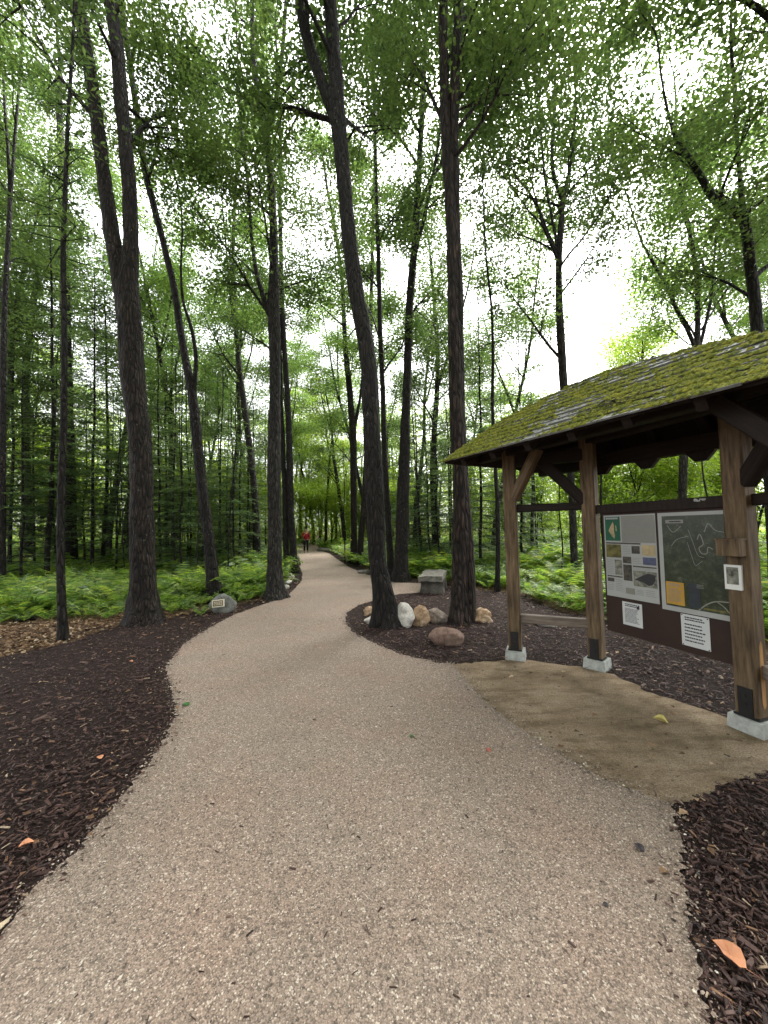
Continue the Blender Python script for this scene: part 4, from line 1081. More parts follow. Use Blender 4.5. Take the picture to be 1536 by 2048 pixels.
# ------------------------------------------------------------------ rocks
def rock(name, label, px, py, w, h, mat, seed, dratio=0.8, cat='rock', group=None, rz=0.0, sub=4, rough=0.36, flat=0.0, square=0.0):
    """px,py: bottom centre in the photo; w,h: width and height in photo pixels"""
    b = gp(px, py); k = b[1] / F
    W, H = w * k, h * k
    bm = bmesh.new(); bmesh.ops.create_icosphere(bm, subdivisions=sub, radius=1)
    off = Vector((seed * 3.1, seed * 1.7, 0))
    for v in bm.verts:
        n_ = v.co.normalized()
        d = 1 + rough * 1.6 * mnoise.noise(n_ * 1.3 + off) + rough * 0.7 * mnoise.noise(n_ * 3.1 + off) + rough * 0.35 * mnoise.noise(n_ * 7 + off)
        q = n_ * d
        if square:
            q = Vector([math.copysign(abs(c) ** (1 - square), c) for c in q])
        v.co = q
    # planar facets
    rg2 = random.Random(seed)
    for i in range(13):
        nn = Vector((rg2.uniform(-1, 1), rg2.uniform(-1, 1), rg2.uniform(-.3, 1))).normalized(); lim = rg2.uniform(0.72, 0.95)
        for v in bm.verts:
            dd = v.co.dot(nn)
            if dd > lim: v.co -= nn * (dd - lim) * 0.85
    zs = [v.co.z for v in bm.verts]; xs_ = [v.co.x for v in bm.verts]
    z0, z1 = min(zs), max(zs); sx = W / (max(xs_) - min(xs_))
    for v in bm.verts:
        v.co = Vector((v.co.x * sx, v.co.y * sx * dratio, ((v.co.z - z0) / (z1 - z0) - 0.22) * H / 0.78))
    me = bpy.data.meshes.new(name); bm.to_mesh(me); bm.free()
    me.materials.append(mat)
    for p in me.polygons: p.use_smooth = True
    o = obj(name, me, None, (b[0], b[1] + W * dratio * 0.35, 0.0)); o.rotation_euler = (0, 0, rz)
    tag(o, label, cat, group)
    return o

rock('boulder', 'big whitish boulder just right of the leaning dark trunk', 808, 1256, 46, 48, M['rock_white'], 31, 0.9, rough=0.22)
rock('boulder', 'rounded tan boulder in the middle of the row', 843, 1254, 37, 40, M['rock_tan'], 4, 0.9)
rock('boulder', 'grey-brown cracked rock left of the shaggy twin trunk', 877, 1247, 44, 28, M['rock_brown'], 5, 0.8)
rock('boulder', 'pale orange boulder right of the shaggy twin trunk', 967, 1246, 40, 29, M['rock_tan'], 6, 0.8)
rock('rock', 'flat red-brown rock half sunk in the mulch in front of the row', 897, 1292, 72, 34, M['rock_red'], 8, 0.55, rz=-0.25, rough=0.15)
rock('rock', 'flat whitish slab at the foot of the leaning dark trunk', 755, 1250, 56, 18, M['rock_white'], 9, 0.7, rough=0.12)
rock('rock', 'small pinkish rock behind the leaning dark trunk', 743, 1233, 34, 18, M['rock_tan'], 10, 0.8)
rock('rock', 'small broken rock behind the tan boulder', 866, 1238, 26, 20, M['rock_brown'], 12, 0.8)
rock('stone_slab', 'thin white stone lying in mulch behind the low shelter rail', 1103, 1254, 50, 16, M['rock_white'], 14, 0.6, rough=0.1)
rock('rock', 'white rock nearest the path behind the lichen-spotted maple', 572, 1178, 14, 9, M['rock_white'], 15)
rock('rock', 'middle white rock in the strip behind the lichen-spotted maple', 574, 1168, 18, 9, M['rock_white'], 16)
rock('rock', 'roundest pale rock below the dark twin trunk', 579, 1160, 17, 14, M['rock_white'], 17)
rock('rock', 'small pale rock between the two trunks at the left bend', 566, 1112, 8, 8, M['rock_white'], 18)
rock('stone_slab', 'flat pale stone at the path edge near the walking person', 647, 1103, 30, 7, M['slab'], 19, 0.5, rough=0.1)
rock('stone_slab', 'low pale stone at the right path edge left of the leaning trunk', 728, 1148, 30, 8, M['slab'], 20, 0.6, rough=0.12)
rock('rock', 'small stone on the mulch beside the low pale path stone', 748, 1153, 16, 6, M['rock_brown'], 22)

# plaque boulder
pb = gp(440, 1226); k = pb[1] / F
o = rock('plaque_boulder', 'rounded grey boulder with a small framed plaque beside the path', 441, 1226, 58, 36, M['rock_grey'], 25, 0.6, rough=0.14)
pl = empty('plaque', (pb[0] - 0.01, pb[1] - 0.005, 0.17)); pl.rotation_euler = (R(-12), R(-4), R(8))
pl.parent = o; pl.matrix_parent_inverse = Matrix.Identity(4)
pl.location = (-0.01, -0.20, 0.205)
MB().box((0, 0, 0), (1, 0, 0), (0, 1, 0), (0, 0, 1), 0.115, 0.012, 0.072).build('frame', M['plaque_white'], pl)
MB().box((0, -0.012, 0), (1, 0, 0), (0, 1, 0), (0, 0, 1), 0.094, 0.004, 0.052).build('plate', M['pendant'], pl)
mb = MB()
for r_ in range(3):
    for c_ in range(4):
        mb.box((-0.06 + c_ * 0.04 + (r_ % 2) * 0.006, -0.018, 0.026 - r_ * 0.026), (1, 0, 0), (0, 1, 0), (0, 0, 1), 0.014, 0.002, 0.006)
q = mb.build('lettering', M['plaque_white'], pl); q['kind'] = 'stuff'

# stone bench
bb = gp(867, 1188); yaw = R(-14)
bench = empty('stone_bench', (bb[0] + 0.0, bb[1] + 0.25, 0)); bench.rotation_euler = (0, 0, yaw)
tag(bench, 'grey stone slab bench on a rough block beside the path', 'bench')
def slab(name, w, d, z0, z1, mat, seed, parent, amp=0.03, x0=0, y0=0):
    bm = bmesh.new(); bmesh.ops.create_cube(bm, size=1)
    bmesh.ops.subdivide_edges(bm, edges=bm.edges[:], cuts=5, use_grid_fill=True)
    for v in bm.verts:
        c = v.co
        p = Vector((c.x * w, c.y * d, (c.z + .5) * (z1 - z0) + z0))
        nz = Vector((mnoise.noise(p * 4 + Vector((seed, 0, 0))), mnoise.noise(p * 4 + Vector((0, seed, 0))), mnoise.noise(p * 4 + Vector((0, 0, seed)))))
        v.co = p + nz * amp + Vector((x0, y0, 0))
    me = bpy.data.meshes.new(name); bm.to_mesh(me); bm.free(); me.materials.append(mat)
    return obj(name, me, parent)
slab('seat', 0.58, 1.5, 0.30, 0.43, M['slab'], 3, bench, 0.04, 0, 0.40)
slab('base', 0.56, 0.34, -0.05, 0.32, M['rock_dark'], 7, bench, 0.05, 0.03, -0.05)
slab('base', 0.5, 0.30, -0.05, 0.32, M['rock_dark'], 9, bench, 0.05, 0.03, 0.8)

# log in the litter and fallen sticks
a = gp(28, 1247); b = gp(72, 1240)
o = MB().add(*tube(catmull(np.array([a + [0, 0, .035], (a + b) / 2 + [0, .02, .05], b + [0, 0, .03]]), 4), np.linspace(0.05, 0.035, 9), 9, 0.2, np.random.default_rng(3), 0, 6)).build('fallen_log', M['bark_dark'], None, True)
tag(o, 'short dark rotting log on the leaf litter at far left', 'log')
a = gp(170, 1262); b = gp(205, 1257)
o = MB().add(*tube(np.array([a + [0, 0, .02], b + [0, 0, .02]]), [0.012, 0.008], 6)).build('fallen_stick', M['bark_brown'], None, True)
tag(o, 'small brown stick on the litter left of the thick twin maple', 'stick')
a = gp(610, 1185 - 50); b = gp(597, 1127)
o = MB().add(*tube(np.array([gp(600, 1132) + [0, 0, .02], gp(597, 1124) + [0, 0, .25]]), [0.05, 0.03], 6)).build('stub', M['bark_brown'], None, True)
tag(o, 'short brown stub leaning out by the dark twin trunk', 'stump')

# ------------------------------------------------------------------ fallen leaves
OVATE_V = np.array([[0, 0.45, -0.04], [0.03, 0, 0], [0.20, 0.10, 0.02], [0.34, 0.30, 0.05], [0.33, 0.52, 0.03], [0.24, 0.66, 0.05], [0.20, 0.80, 0.0], [0.0, 1.0, -0.04],
                    [-0.12, 0.86, 0.02], [-0.22, 0.70, 0.05], [-0.36, 0.50, 0.04], [-0.30, 0.28, 0.06], [-0.18, 0.10, 0.02]])
OVATE_F = np.array([[0, i, i + 1] for i in range(1, 12)] + [[0, 12, 1]])
def fallen(label, px, py, size, mat, rz, curl=0.5, z=0.02, name='fallen_leaf'):
    V = OVATE_V * [1.25, 1, 1.6]; V = np.vstack([V, [[-0.012, 0, 0.0], [0.012, 0, 0], [0.03, -0.5, 0.05]]])
    V[:, 1] -= 0.4
    V[:, 2] += curl * (V[:, 0] ** 2 * 0.9 + np.sin(V[:, 1] * 4) * 0.06)
    Fc = np.vstack([OVATE_F, [[13, 14, 15]]])
    p = gp(px, py)
    o = obj(name, mk_mesh('leaf_shape', V * size, Fc, mat), None, (p[0], p[1], z + size * 0.02)); o.rotation_euler = (0.1, 0.05, rz)
    tag(o, label, 'leaf'); return o
fallen('large orange fallen leaf on the mulch in the bottom right corner', 1466, 1942, 0.095, M['leaf_orange'], 0.5, 0.6, 0.05)
fallen('green fallen leaf on the gravel near the left edge of the path', 372, 1414, 0.075, M['leaf_green_fallen'], 1.2)
fallen('dark green tiny leaf in the middle of the gravel path', 825, 1478, 0.04, M['leaf_green_fallen'], 2.2)
fallen('pale yellow curled leaf on the sand under the shelter', 1325, 1448, 0.10, M['leaf_yellow'], 1.0, 1.4, 0.025)
fallen('small reddish leaf on the gravel near the sand', 977, 1506, 0.04, M['leaf_red'], 0.2)
fallen('orange-brown leaf on the left mulch near the gravel edge', 55, 1705, 0.06, M['leaf_orange'], 2.5, 0.8, 0.045)
fallen('small orange leaf on the left mulch further up', 200, 1528, 0.045, M['leaf_orange'], 0.9, 0.6, 0.045)
fallen('dark wet leaf on the gravel near the right bed', 1280, 1705, 0.05, M['leaf_dark'], 0.4, 0.6)
fallen('dark purplish leaf fragment on the gravel lower right', 1213, 1820, 0.025, M['leaf_dark'], 1.4, 0.6)
fallen('brown torn leaf on the gravel at the right bed edge', 1330, 1752, 0.045, M['litter'], 1.9, 0.8)
fallen('bright orange wood-coloured leaf on the left mulch beside the gravel bend', 262, 1330, 0.05, M['leaf_orange'], 1.4, 0.6, 0.045)

# ------------------------------------------------------------------ information shelter
KO = np.array([0.80, 4.72]); KE = np.array([0.5, -0.866]); KN = np.array([0.866, 0.5])
EAVE_Z, PITCHK = 2.45, 0.715
def kp(t, o, z): p = KO + KE * t + KN * o; return np.array([p[0], p[1], z])
def roof_z(o): return EAVE_Z + PITCHK * o
OUT_T = np.array([0.0, 0.06, 0.24, 0.45, 0.70, 1.05, 1.48, 1.85, 2.24, 2.74, 3.2, 3.6, 3.9])
OUT_O = np.array([0.0, 0.22, 0.70, 0.92, 1.08, 1.18, 1.21, 1.13, 1.00, 0.78, 0.55, 0.3, 0.0])
def rim(t): return np.interp(t, OUT_T, OUT_O)
P1 = np.array([*kp(0.527, 0.573, 0)]); P2 = np.array([2.34, 4.19, 0]); P3 = np.array([2.79, 2.88, 0]); P4 = kp(3.2, 0.35, 0)
kiosk = empty('information_shelter', tuple((P2 + P3) / 2)); KB = (P2 + P3) / 2
tag(kiosk, 'open timber information shelter with a mossy shingle roof on squared posts', 'shelter')
def K(mb, name, mat, parent=None, off=KB, smooth=False):
    mb.v = [v - off for v in mb.v]
    o = mb.build(name, mat, parent or kiosk, smooth)
    return o
a_pan = (P3 - P2); LP = np.linalg.norm(a_pan[:2]); a_pan = a_pan / LP; n_pan = np.array([a_pan[1], -a_pan[0], 0]); 
if n_pan @ (np.array([0, 0, 0]) - P2) < 0: n_pan = -n_pan            # faces the path
Z = np.array([0, 0, 1.])
a_w1 = (P2 - P1) / np.linalg.norm(P2 - P1); a_w2 = (P4 - P3) / np.linalg.norm(P4 - P3)
e3 = np.array([*KE, 0]); n3 = np.array([*KN, 0])
# posts with footing and bracket
def post(p, ax, top, hw=0.073, labeltxt=None):
    ax = ax / np.linalg.norm(ax); ay = np.cross(Z, ax)
    mb = MB(); mb.box(p + Z * (0.135 + (top - 0.135) / 2) * 1.0, ax, ay, Z, hw, hw, (top - 0.135) / 2, 0.012)
    c = np.array([p[0], p[1], 0.0])
    mb.v = [v - c for v in mb.v]
    o = mb.build('post', M['wood_post'], kiosk); o.location = c - KB
    fb = MB(); b_ = 0.118; t_ = 0.105
    Vv = [i * b_ * ax + j * b_ * ay + Z * -0.05 for j in (-1, 1) for i in (-1, 1)] + [i * t_ * ax + j * t_ * ay + Z * 0.115 for j in (-1, 1) for i in (-1, 1)]
    fb.add(Vv, np.array([[0, 2, 3, 1], [4, 5, 7, 6], [0, 1, 5, 4], [2, 6, 7, 3], [0, 4, 6, 2], [1, 3, 7, 5]]))
    f = fb.build('footing', M['concrete'], o)
    br = MB(); br.box((0, 0, 0.122), ax, ay, Z, hw + 0.006, hw + 0.006, 0.012)
    for s in (-1, 1):
        br.box(ay * s * (hw + 0.004) + Z * 0.235, ax, ay, Z, hw * 0.62, 0.004, 0.105, 0)
        for q in (-.03, .03): br.box(ay * s * (hw + 0.010) + Z * (0.25 + q), ax, ay, Z, 0.008, 0.004, 0.008)
    br.build('bracket', M['steel'], o)
    return o
# bracket faces: toward the viewer-left face of each post
post(P1, a_w1, roof_z(0.573) - 0.14)
post(P2, a_w1 * 0.7 + a_pan * 0.7, 2.66)
post3 = post(P3 - a_pan * 0.015, a_pan, 2.62, 0.074)
post(P4, a_w2, roof_z(0.35) - 0.14)

def kbeam(name, a, b, w, h, mat='wood_dark', bev=0.01, parent=None):
    c = (np.asarray(a, float) + b) / 2
    mb = MB().beam(np.asarray(a) - c, np.asarray(b) - c, w, h, bev=bev)
    # keep the grain along the piece: build it along local Z
    d = np.asarray(b, float) - a; L = np.linalg.norm(d); d /= L
    side = np.cross(d, Z); side /= np.linalg.norm(side); up = np.cross(side, d)
    mm = MB().box((0, 0, 0), (1, 0, 0), (0, 1, 0), (0, 0, 1), w / 2, h / 2, L / 2, bev)
    o = mm.build(name, M[mat], parent or kiosk)
    o.matrix_basis = Matrix(((side[0], up[0], d[0], c[0] - KB[0]), (side[1], up[1], d[1], c[1] - KB[1]), (side[2], up[2], d[2], c[2] - KB[2]), (0, 0, 0, 1)))
    return o
zf = roof_z(0.573) - 0.33
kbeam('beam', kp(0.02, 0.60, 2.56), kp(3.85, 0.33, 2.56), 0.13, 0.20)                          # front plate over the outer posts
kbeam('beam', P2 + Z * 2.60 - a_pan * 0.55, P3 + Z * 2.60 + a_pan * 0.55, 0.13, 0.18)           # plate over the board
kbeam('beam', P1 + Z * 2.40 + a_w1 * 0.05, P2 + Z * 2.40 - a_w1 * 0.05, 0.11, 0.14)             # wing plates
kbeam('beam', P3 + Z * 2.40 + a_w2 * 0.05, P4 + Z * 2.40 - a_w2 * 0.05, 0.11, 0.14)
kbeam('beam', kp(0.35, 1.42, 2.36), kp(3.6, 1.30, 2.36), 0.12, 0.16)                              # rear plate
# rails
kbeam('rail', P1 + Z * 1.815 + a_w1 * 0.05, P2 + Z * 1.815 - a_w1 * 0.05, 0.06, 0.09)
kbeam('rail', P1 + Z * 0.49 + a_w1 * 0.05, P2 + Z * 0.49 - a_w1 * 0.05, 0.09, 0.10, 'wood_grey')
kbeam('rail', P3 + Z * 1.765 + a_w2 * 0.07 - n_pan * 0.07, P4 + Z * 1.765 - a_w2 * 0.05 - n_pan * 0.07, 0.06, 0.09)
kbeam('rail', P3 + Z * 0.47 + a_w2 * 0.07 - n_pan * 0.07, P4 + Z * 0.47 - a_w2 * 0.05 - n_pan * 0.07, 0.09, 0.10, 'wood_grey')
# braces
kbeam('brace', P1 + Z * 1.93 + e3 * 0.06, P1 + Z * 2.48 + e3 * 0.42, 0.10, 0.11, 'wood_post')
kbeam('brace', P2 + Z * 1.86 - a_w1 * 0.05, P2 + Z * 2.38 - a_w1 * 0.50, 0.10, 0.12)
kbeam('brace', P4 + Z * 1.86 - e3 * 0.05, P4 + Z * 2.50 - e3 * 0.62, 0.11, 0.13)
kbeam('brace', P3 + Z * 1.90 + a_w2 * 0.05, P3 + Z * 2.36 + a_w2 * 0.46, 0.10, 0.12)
# rafters: run up the front slope, then down the back to shaped tails
for t in (0.28, 0.75, 1.22, 1.69, 2.16, 2.63, 3.10, 3.55):
    om = rim(t)
    lo = 0.05 if t < 2.9 else 0.2
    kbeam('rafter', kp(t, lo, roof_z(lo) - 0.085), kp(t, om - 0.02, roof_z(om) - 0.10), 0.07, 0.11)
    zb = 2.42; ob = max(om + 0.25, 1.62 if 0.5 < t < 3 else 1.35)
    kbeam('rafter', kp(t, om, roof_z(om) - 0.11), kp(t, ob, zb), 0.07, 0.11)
    # scalloped tail on the rear plate
    mb = MB(); c0 = kp(t, 1.40, 0)
    prof = [(-0.13, 2.34), (0.13, 2.34), (0.11, 2.27), (0.045, 2.19), (-0.045, 2.19), (-0.11, 2.27)]
    V = [kp(t + s_, 1.34 + d_, z_) for d_ in (0, 0.06) for s_, z_ in prof]
    Q = [[i, (i + 1) % 6, 6 + (i + 1) % 6, 6 + i] for i in range(6)]
    mb.add(V, [np.array(Q), np.array([[5, 4, 3, 2, 1, 0], [6, 7, 8, 9, 10, 11]])])
    if 0.9 < t < 3.3: K(mb, 'bracket_block', M['wood_dark'])

# roof deck: front slope with curved rim, back slope
roof = empty('roof', (0, 0, 0)); roof.parent = kiosk
tt = np.linspace(0.001, 3.899, 60)
Vt, Qd = [], []
rows = 6
for t in tt:
    for r_ in range(rows):
        o_ = rim(t) * r_ / (rows - 1); Vt.append(kp(t, o_, roof_z(o_)))
    for r_ in range(1, 4):
        om = rim(t); bo = om + (1.75 - om) * r_ / 3 * (0.35 + 0.65 * min(1, om / 0.6))
        Vt.append(kp(t, bo, roof_z(om) - (roof_z(om) - 2.40) * r_ / 3 * min(1, om / 0.3) if om > 0.02 else EAVE_Z))
Vt = np.array(Vt); m_ = rows + 3; nT = len(tt)
idx = np.arange(nT * m_).reshape(nT, m_)
q1 = np.stack([idx[:-1, :-1], idx[1:, :-1], idx[1:, 1:], idx[:-1, 1:]], -1).reshape(-1, 4)
lowv = Vt - np.array([0, 0, 0.03]); allv = np.vstack([Vt, lowv]); nn = len(Vt)
q2 = q1[:, ::-1] + nn
e0 = np.stack([idx[:-1, 0], idx[:-1, 0] + nn, idx[1:, 0] + nn, idx[1:, 0]], -1)
e1 = np.stack([idx[:-1, -1], idx[1:, -1], idx[1:, -1] + nn, idx[:-1, -1] + nn], -1)
mb = MB(); mb.add(allv, [np.vstack([q1, q2, e0, e1])])
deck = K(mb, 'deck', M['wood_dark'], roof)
# shingles, course by course (front slope), thick butt edge downhill
rs = np.random.default_rng(8)
SLOPE = np.array([n3[0], n3[1], PITCHK]); SLOPE /= np.linalg.norm(SLOPE)
NRM = np.cross(np.array([*KE, 0]), SLOPE); NRM = NRM if NRM[2] > 0 else -NRM
def inv_rim(o_):            # t-range covered at offset o_
    ti = np.linspace(0, 3.9, 400); ok = ti[rim(ti) >= o_]
    return (ok.min(), ok.max()) if len(ok) else None
o_ = -0.035; kcourse = 0; step = 0.098
spos = []
while o_ < 1.2:
    rg_ = inv_rim(max(0.0, o_ + 0.02))
    if rg_ is None: break
    t = rg_[0] - 0.02 + rs.uniform(-0.1, 0)
    while t < rg_[1]:
        w = rs.uniform(0.17, 0.30); ta = max(t, rg_[0] - 0.015); tb = min(t + w - 0.006, rg_[1] + 0.01)
        t += w
        if tb - ta < 0.04: continue
        # upper edge follows the rim
        dup = 0.13
        mb = MB(); th = 0.016 + rs.uniform(-0.003, 0.005); lo = o_ + rs.uniform(-0.010, 0.008)
        def up_o(tx): return min(o_ + dup, max(rim(tx) + 0.012, lo + 0.03))
        base = lambda tx, ox, h: kp(tx, ox, roof_z(ox)) + NRM * h
        V = [base(ta, lo, 0.010), base(tb, lo, 0.010), base(tb, up_o(tb), 0.004), base(ta, up_o(ta), 0.004),
             base(ta, lo, 0.010 + th), base(tb, lo, 0.010 + th), base(tb, up_o(tb), 0.008), base(ta, up_o(ta), 0.008)]
        mb.add(V, np.array([[0, 3, 2, 1], [4, 5, 6, 7], [0, 1, 5, 4], [1, 2, 6, 5], [2, 3, 7, 6], [3, 0, 4, 7]]))
        K(mb, 'shingle', M['shingle'], roof)
    o_ += step
# back slope courses stay one part
mb = MB()
for kk in range(9):
    f0, f1 = kk / 9, (kk + 1.15) / 9
    for t in np.arange(0.12, 3.75, 0.24):
        om = rim(t + .12); ov = om + (1.75 - om) * (0.35 + 0.65 * min(1, om / 0.6))
        def bz(ff): return np.array([om + (ov - om) * ff, roof_z(om) - (roof_z(om) - 2.40) * ff])
        a_, b_ = bz(f0), bz(min(1.02, f1))
        V = [kp(t, a_[0], a_[1] + .008), kp(t + .235, a_[0], a_[1] + .008), kp(t + .235, b_[0], b_[1] + .026), kp(t, b_[0], b_[1] + .026),
             kp(t + .235, b_[0], b_[1] + .005), kp(t, b_[0], b_[1] + .005)]
        mb.add(V, np.array([[0, 1, 2, 3], [3, 2, 4, 5]]))
K(mb, 'rear_shingles', M['shingle'], roof)['kind'] = 'stuff'
# moss tufts
MO_V = np.array([[1, 0, 0], [.5, .87, 0], [-.5, .87, 0], [-1, 0, 0], [-.5, -.87, 0], [.5, -.87, 0], [0.1, 0.05, 0.8], [.55, .1, .55], [-.25, .45, .5], [-.2, -.5, .55]])
MO_F = np.array([[0, 1, 7], [1, 2, 8], [2, 3, 8], [3, 4, 9], [4, 5, 9], [5, 0, 7], [7, 1, 6], [1, 8, 6], [8, 3, 6], [3, 9, 6], [9, 5, 6], [5, 7, 6]])
n = 36000
t = rs.uniform(0, 3.9, n); fo = rs.random(n); oo = fo * (rim(t) + 0.03) - 0.035
nz = np.array([mnoise.noise(Vector((a * 2.2, b * 3.5, 3.3))) + 0.5 * mnoise.noise(Vector((a * 7, b * 9, 1.3))) for a, b in zip(t, oo)])
row = ((oo + 0.035) % step) / step          # moss gathers at the butt edges
prob = np.clip(0.86 + 1.5 * nz - 0.55 * fo + 0.45 * (t < 0.9) - 0.5 * np.abs(row - 0.15), 0.05, 1)
ok = rs.random(n) < prob
t, oo = t[ok], oo[ok]; m = len(t)
rowz = ((oo + 0.035) % step) / step
lift = 0.012 + 0.014 * (1 - rowz)
pos = np.array([kp(a, b, roof_z(b)) for a, b in zip(t, oo)]) + NRM[None] * lift[:, None]
fr = np.stack([e3, SLOPE, NRM], 1)
Rm = fr[None] @ rot_mats(rs, m, 0.2)
sz = rs.uniform(0.008, 0.026, m)
v, f = scatter(MO_V, MO_F, pos - KB, Rm, np.column_stack([sz, sz, sz * rs.uniform(.5, 1.0, m)]))
o = obj('moss', mk_mesh('moss', v, f, M['moss'], True), roof); o['kind'] = 'stuff'; o['label'] = 'thick yellow-green moss on the shingles'
# twigs and needles caught on the roof
mb = MB()
for kq in range(40):
    a, b = 2.02 + rs.normal(0, .13), 0.17 + rs.normal(0, .04); an = rs.random() * 6.28; L = rs.uniform(.03, .09)
    p = kp(a, b, roof_z(b)) + NRM * .05; q = kp(a + math.cos(an) * L, b + math.sin(an) * L, roof_z(b + math.sin(an) * L)) + NRM * rs.uniform(.03, .07)
    mb.add(*tube(np.array([p, q]), [.003, .002], 4))
K(mb, 'twig_debris', M['bark_red'], roof)['kind'] = 'stuff'

# the board between the posts
def pan(s, z, d=0.0): return P2 + a_pan * s * LP + Z * z + n_pan * d
def pbox(name, s0, s1, z0, z1, d0, d1, mat, parent, org):
    mb = MB().box(pan((s0 + s1) / 2, (z0 + z1) / 2, (d0 + d1) / 2) - org, a_pan, n_pan, Z, abs(s1 - s0) * LP / 2, (d1 - d0) / 2, abs(z1 - z0) / 2)
    return mb.build(name, mat, parent)
DB = -0.02
pbox('board', 0.095, 0.96, 0.455, 1.725, DB - 0.02, DB, M['board'], kiosk, KB)
pbox('header', 0.05, 0.95, 1.722, 1.815, DB - 0.05, DB + 0.035, M['wood_dark'], kiosk, KB)
mb = MB(); c = pan(0.80, 1.79, DB + 0.037)
for kq in range(9):
    mb.box(c - KB + a_pan * rs.uniform(-.04, .04) + Z * rs.uniform(-.012, .012), a_pan, n_pan, Z, rs.uniform(.006, .016), .001 + kq * .0002, rs.uniform(.003, .007))
o = mb.build('paint_mark', M['concrete'], kiosk); o['label'] = 'pale scuffed mark on the header beam'

def flat(name, s0, s1, z0, z1, d, mat, parent, org, thick=0.002):
    return pbox(name, s0, s1, z0, z1, d, d + thick, mat, parent, org)
def textlines(name, s0, s1, ztop, zbot, n, d, parent, org, mat='ink_grey', fill=0.5, rgx=None, ragged=0.25):
    rgx = rgx or np.random.default_rng(1)
    mb = MB(); dz = (ztop - zbot) / n
    for i in range(n):
        z = ztop - (i + .5) * dz; s = s0; end = s1 - (s1 - s0) * ragged * rgx.random()
        while s < end:
            w = rgx.uniform(0.02, 0.055) * (s1 - s0) / 0.4
            mb.box(pan(min(s + w / 2, s1), z, d) - org, a_pan, n_pan, Z, w * LP / 2 * 0.86, 0.0006, dz * fill / 2); s += w * 1.08
    o = mb.build(name, M[mat], parent); o['kind'] = 'stuff'; return o

# left poster
org = pan(0.31, 0.83, 0)
po = empty('trail_poster', tuple(org)); tag(po, 'white information poster with a green heading block and small photographs', 'poster')
S0, S1, ZT, ZB = 0.113, 0.512, 1.695, 0.835
U = lambda u: S0 + (S1 - S0) * u
W_ = lambda v: ZT + (ZB - ZT) * v
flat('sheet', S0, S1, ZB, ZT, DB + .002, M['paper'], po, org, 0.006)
d1 = DB + 0.009
def patch(name, u0, u1, v0, v1, mat, d=None): return flat(name, U(u0), U(u1), W_(v1), W_(v0), d or d1, M[mat], po, org)
patch('heading_block', .03, .34, .02, .315, 'green_print')
patch('text_panel', .37, .985, .015, .33, 'paper_warm')
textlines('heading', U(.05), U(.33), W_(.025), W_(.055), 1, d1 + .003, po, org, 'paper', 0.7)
mb = MB()
V = [pan(U(u), W_(v), d1 + .003) - org for u, v in [(.10, .19), (.15, .13), (.20, .08), (.22, .13), (.215, .2), (.235, .25), (.22, .29), (.17, .26), (.13, .22)]]
mb.add(V, np.array([list(range(9))])); 
V = [pan(U(u), W_(v), d1 + .003) - org for u, v in [(.245, .12), (.27, .14), (.275, .19), (.255, .2), (.25, .16)]]
mb.add(V, np.array([list(range(5))])); o = mb.build('map_outline', M['orange_print'], po); o['kind'] = 'stuff'
textlines('body_text', U(.40), U(.96), W_(.05), W_(.31), 9, d1 + .003, po, org, 'ink_grey', 0.22)
for nm, a, b, c, d, mt in [('rule_line', .03, .72, .335, .352, 'dark_print'), ('photo', .03, .34, .36, .52, 'olive_print'), ('photo', .55, .70, .37, .46, 'dark_print'), ('photo', .74, .975, .355, .475, 'orange_print'),
                           ('photo', .2, .345, .545, .73, 'grey_print'), ('photo', .37, .53, .50, .58, 'dark_print'), ('photo', .75, .98, .495, .58, 'blue_print'), ('rule_line', .56, .98, .60, .615, 'dark_print'),
                           ('photo', .37, .535, .595, .785, 'dark_print'), ('photo', .56, .98, .655, .835, 'grey_print'), ('rule_line', .03, .345, .745, .76, 'dark_print'), ('photo', .03, .17, .775, .82, 'dark_print'), ('photo', .40, .57, .87, .94, 'paper_warm')]:
    patch(nm, a, b, c, d, mt)
mb = MB(); V = [pan(U(u), W_(v), d1 + .003) - org for u, v in [(.58, .76), (.75, .70), (.83, .675), (.96, .69), (.95, .75), (.9, .80), (.84, .815), (.72, .78)]]
mb.add(V, np.array([list(range(8))])); mb.build('photo_subject', M['ink'], po)
rgx = np.random.default_rng(4)
for (a, b, c, d, n_) in [(.37, .53, .37, .49, 6), (.56, .73, .50, .58, 4), (.03, .18, .545, .73, 9), (.56, .98, .62, .65, 2), (.2, .345, .78, .93, 7), (.03, .17, .83, .93, 5), (.6, .75, .87, .94, 4), (.78, .97, .86, .94, 4)]:
    textlines('caption', U(a), U(b), W_(c), W_(d), n_, d1 + .002, po, org, 'ink_grey', 0.2, rgx)
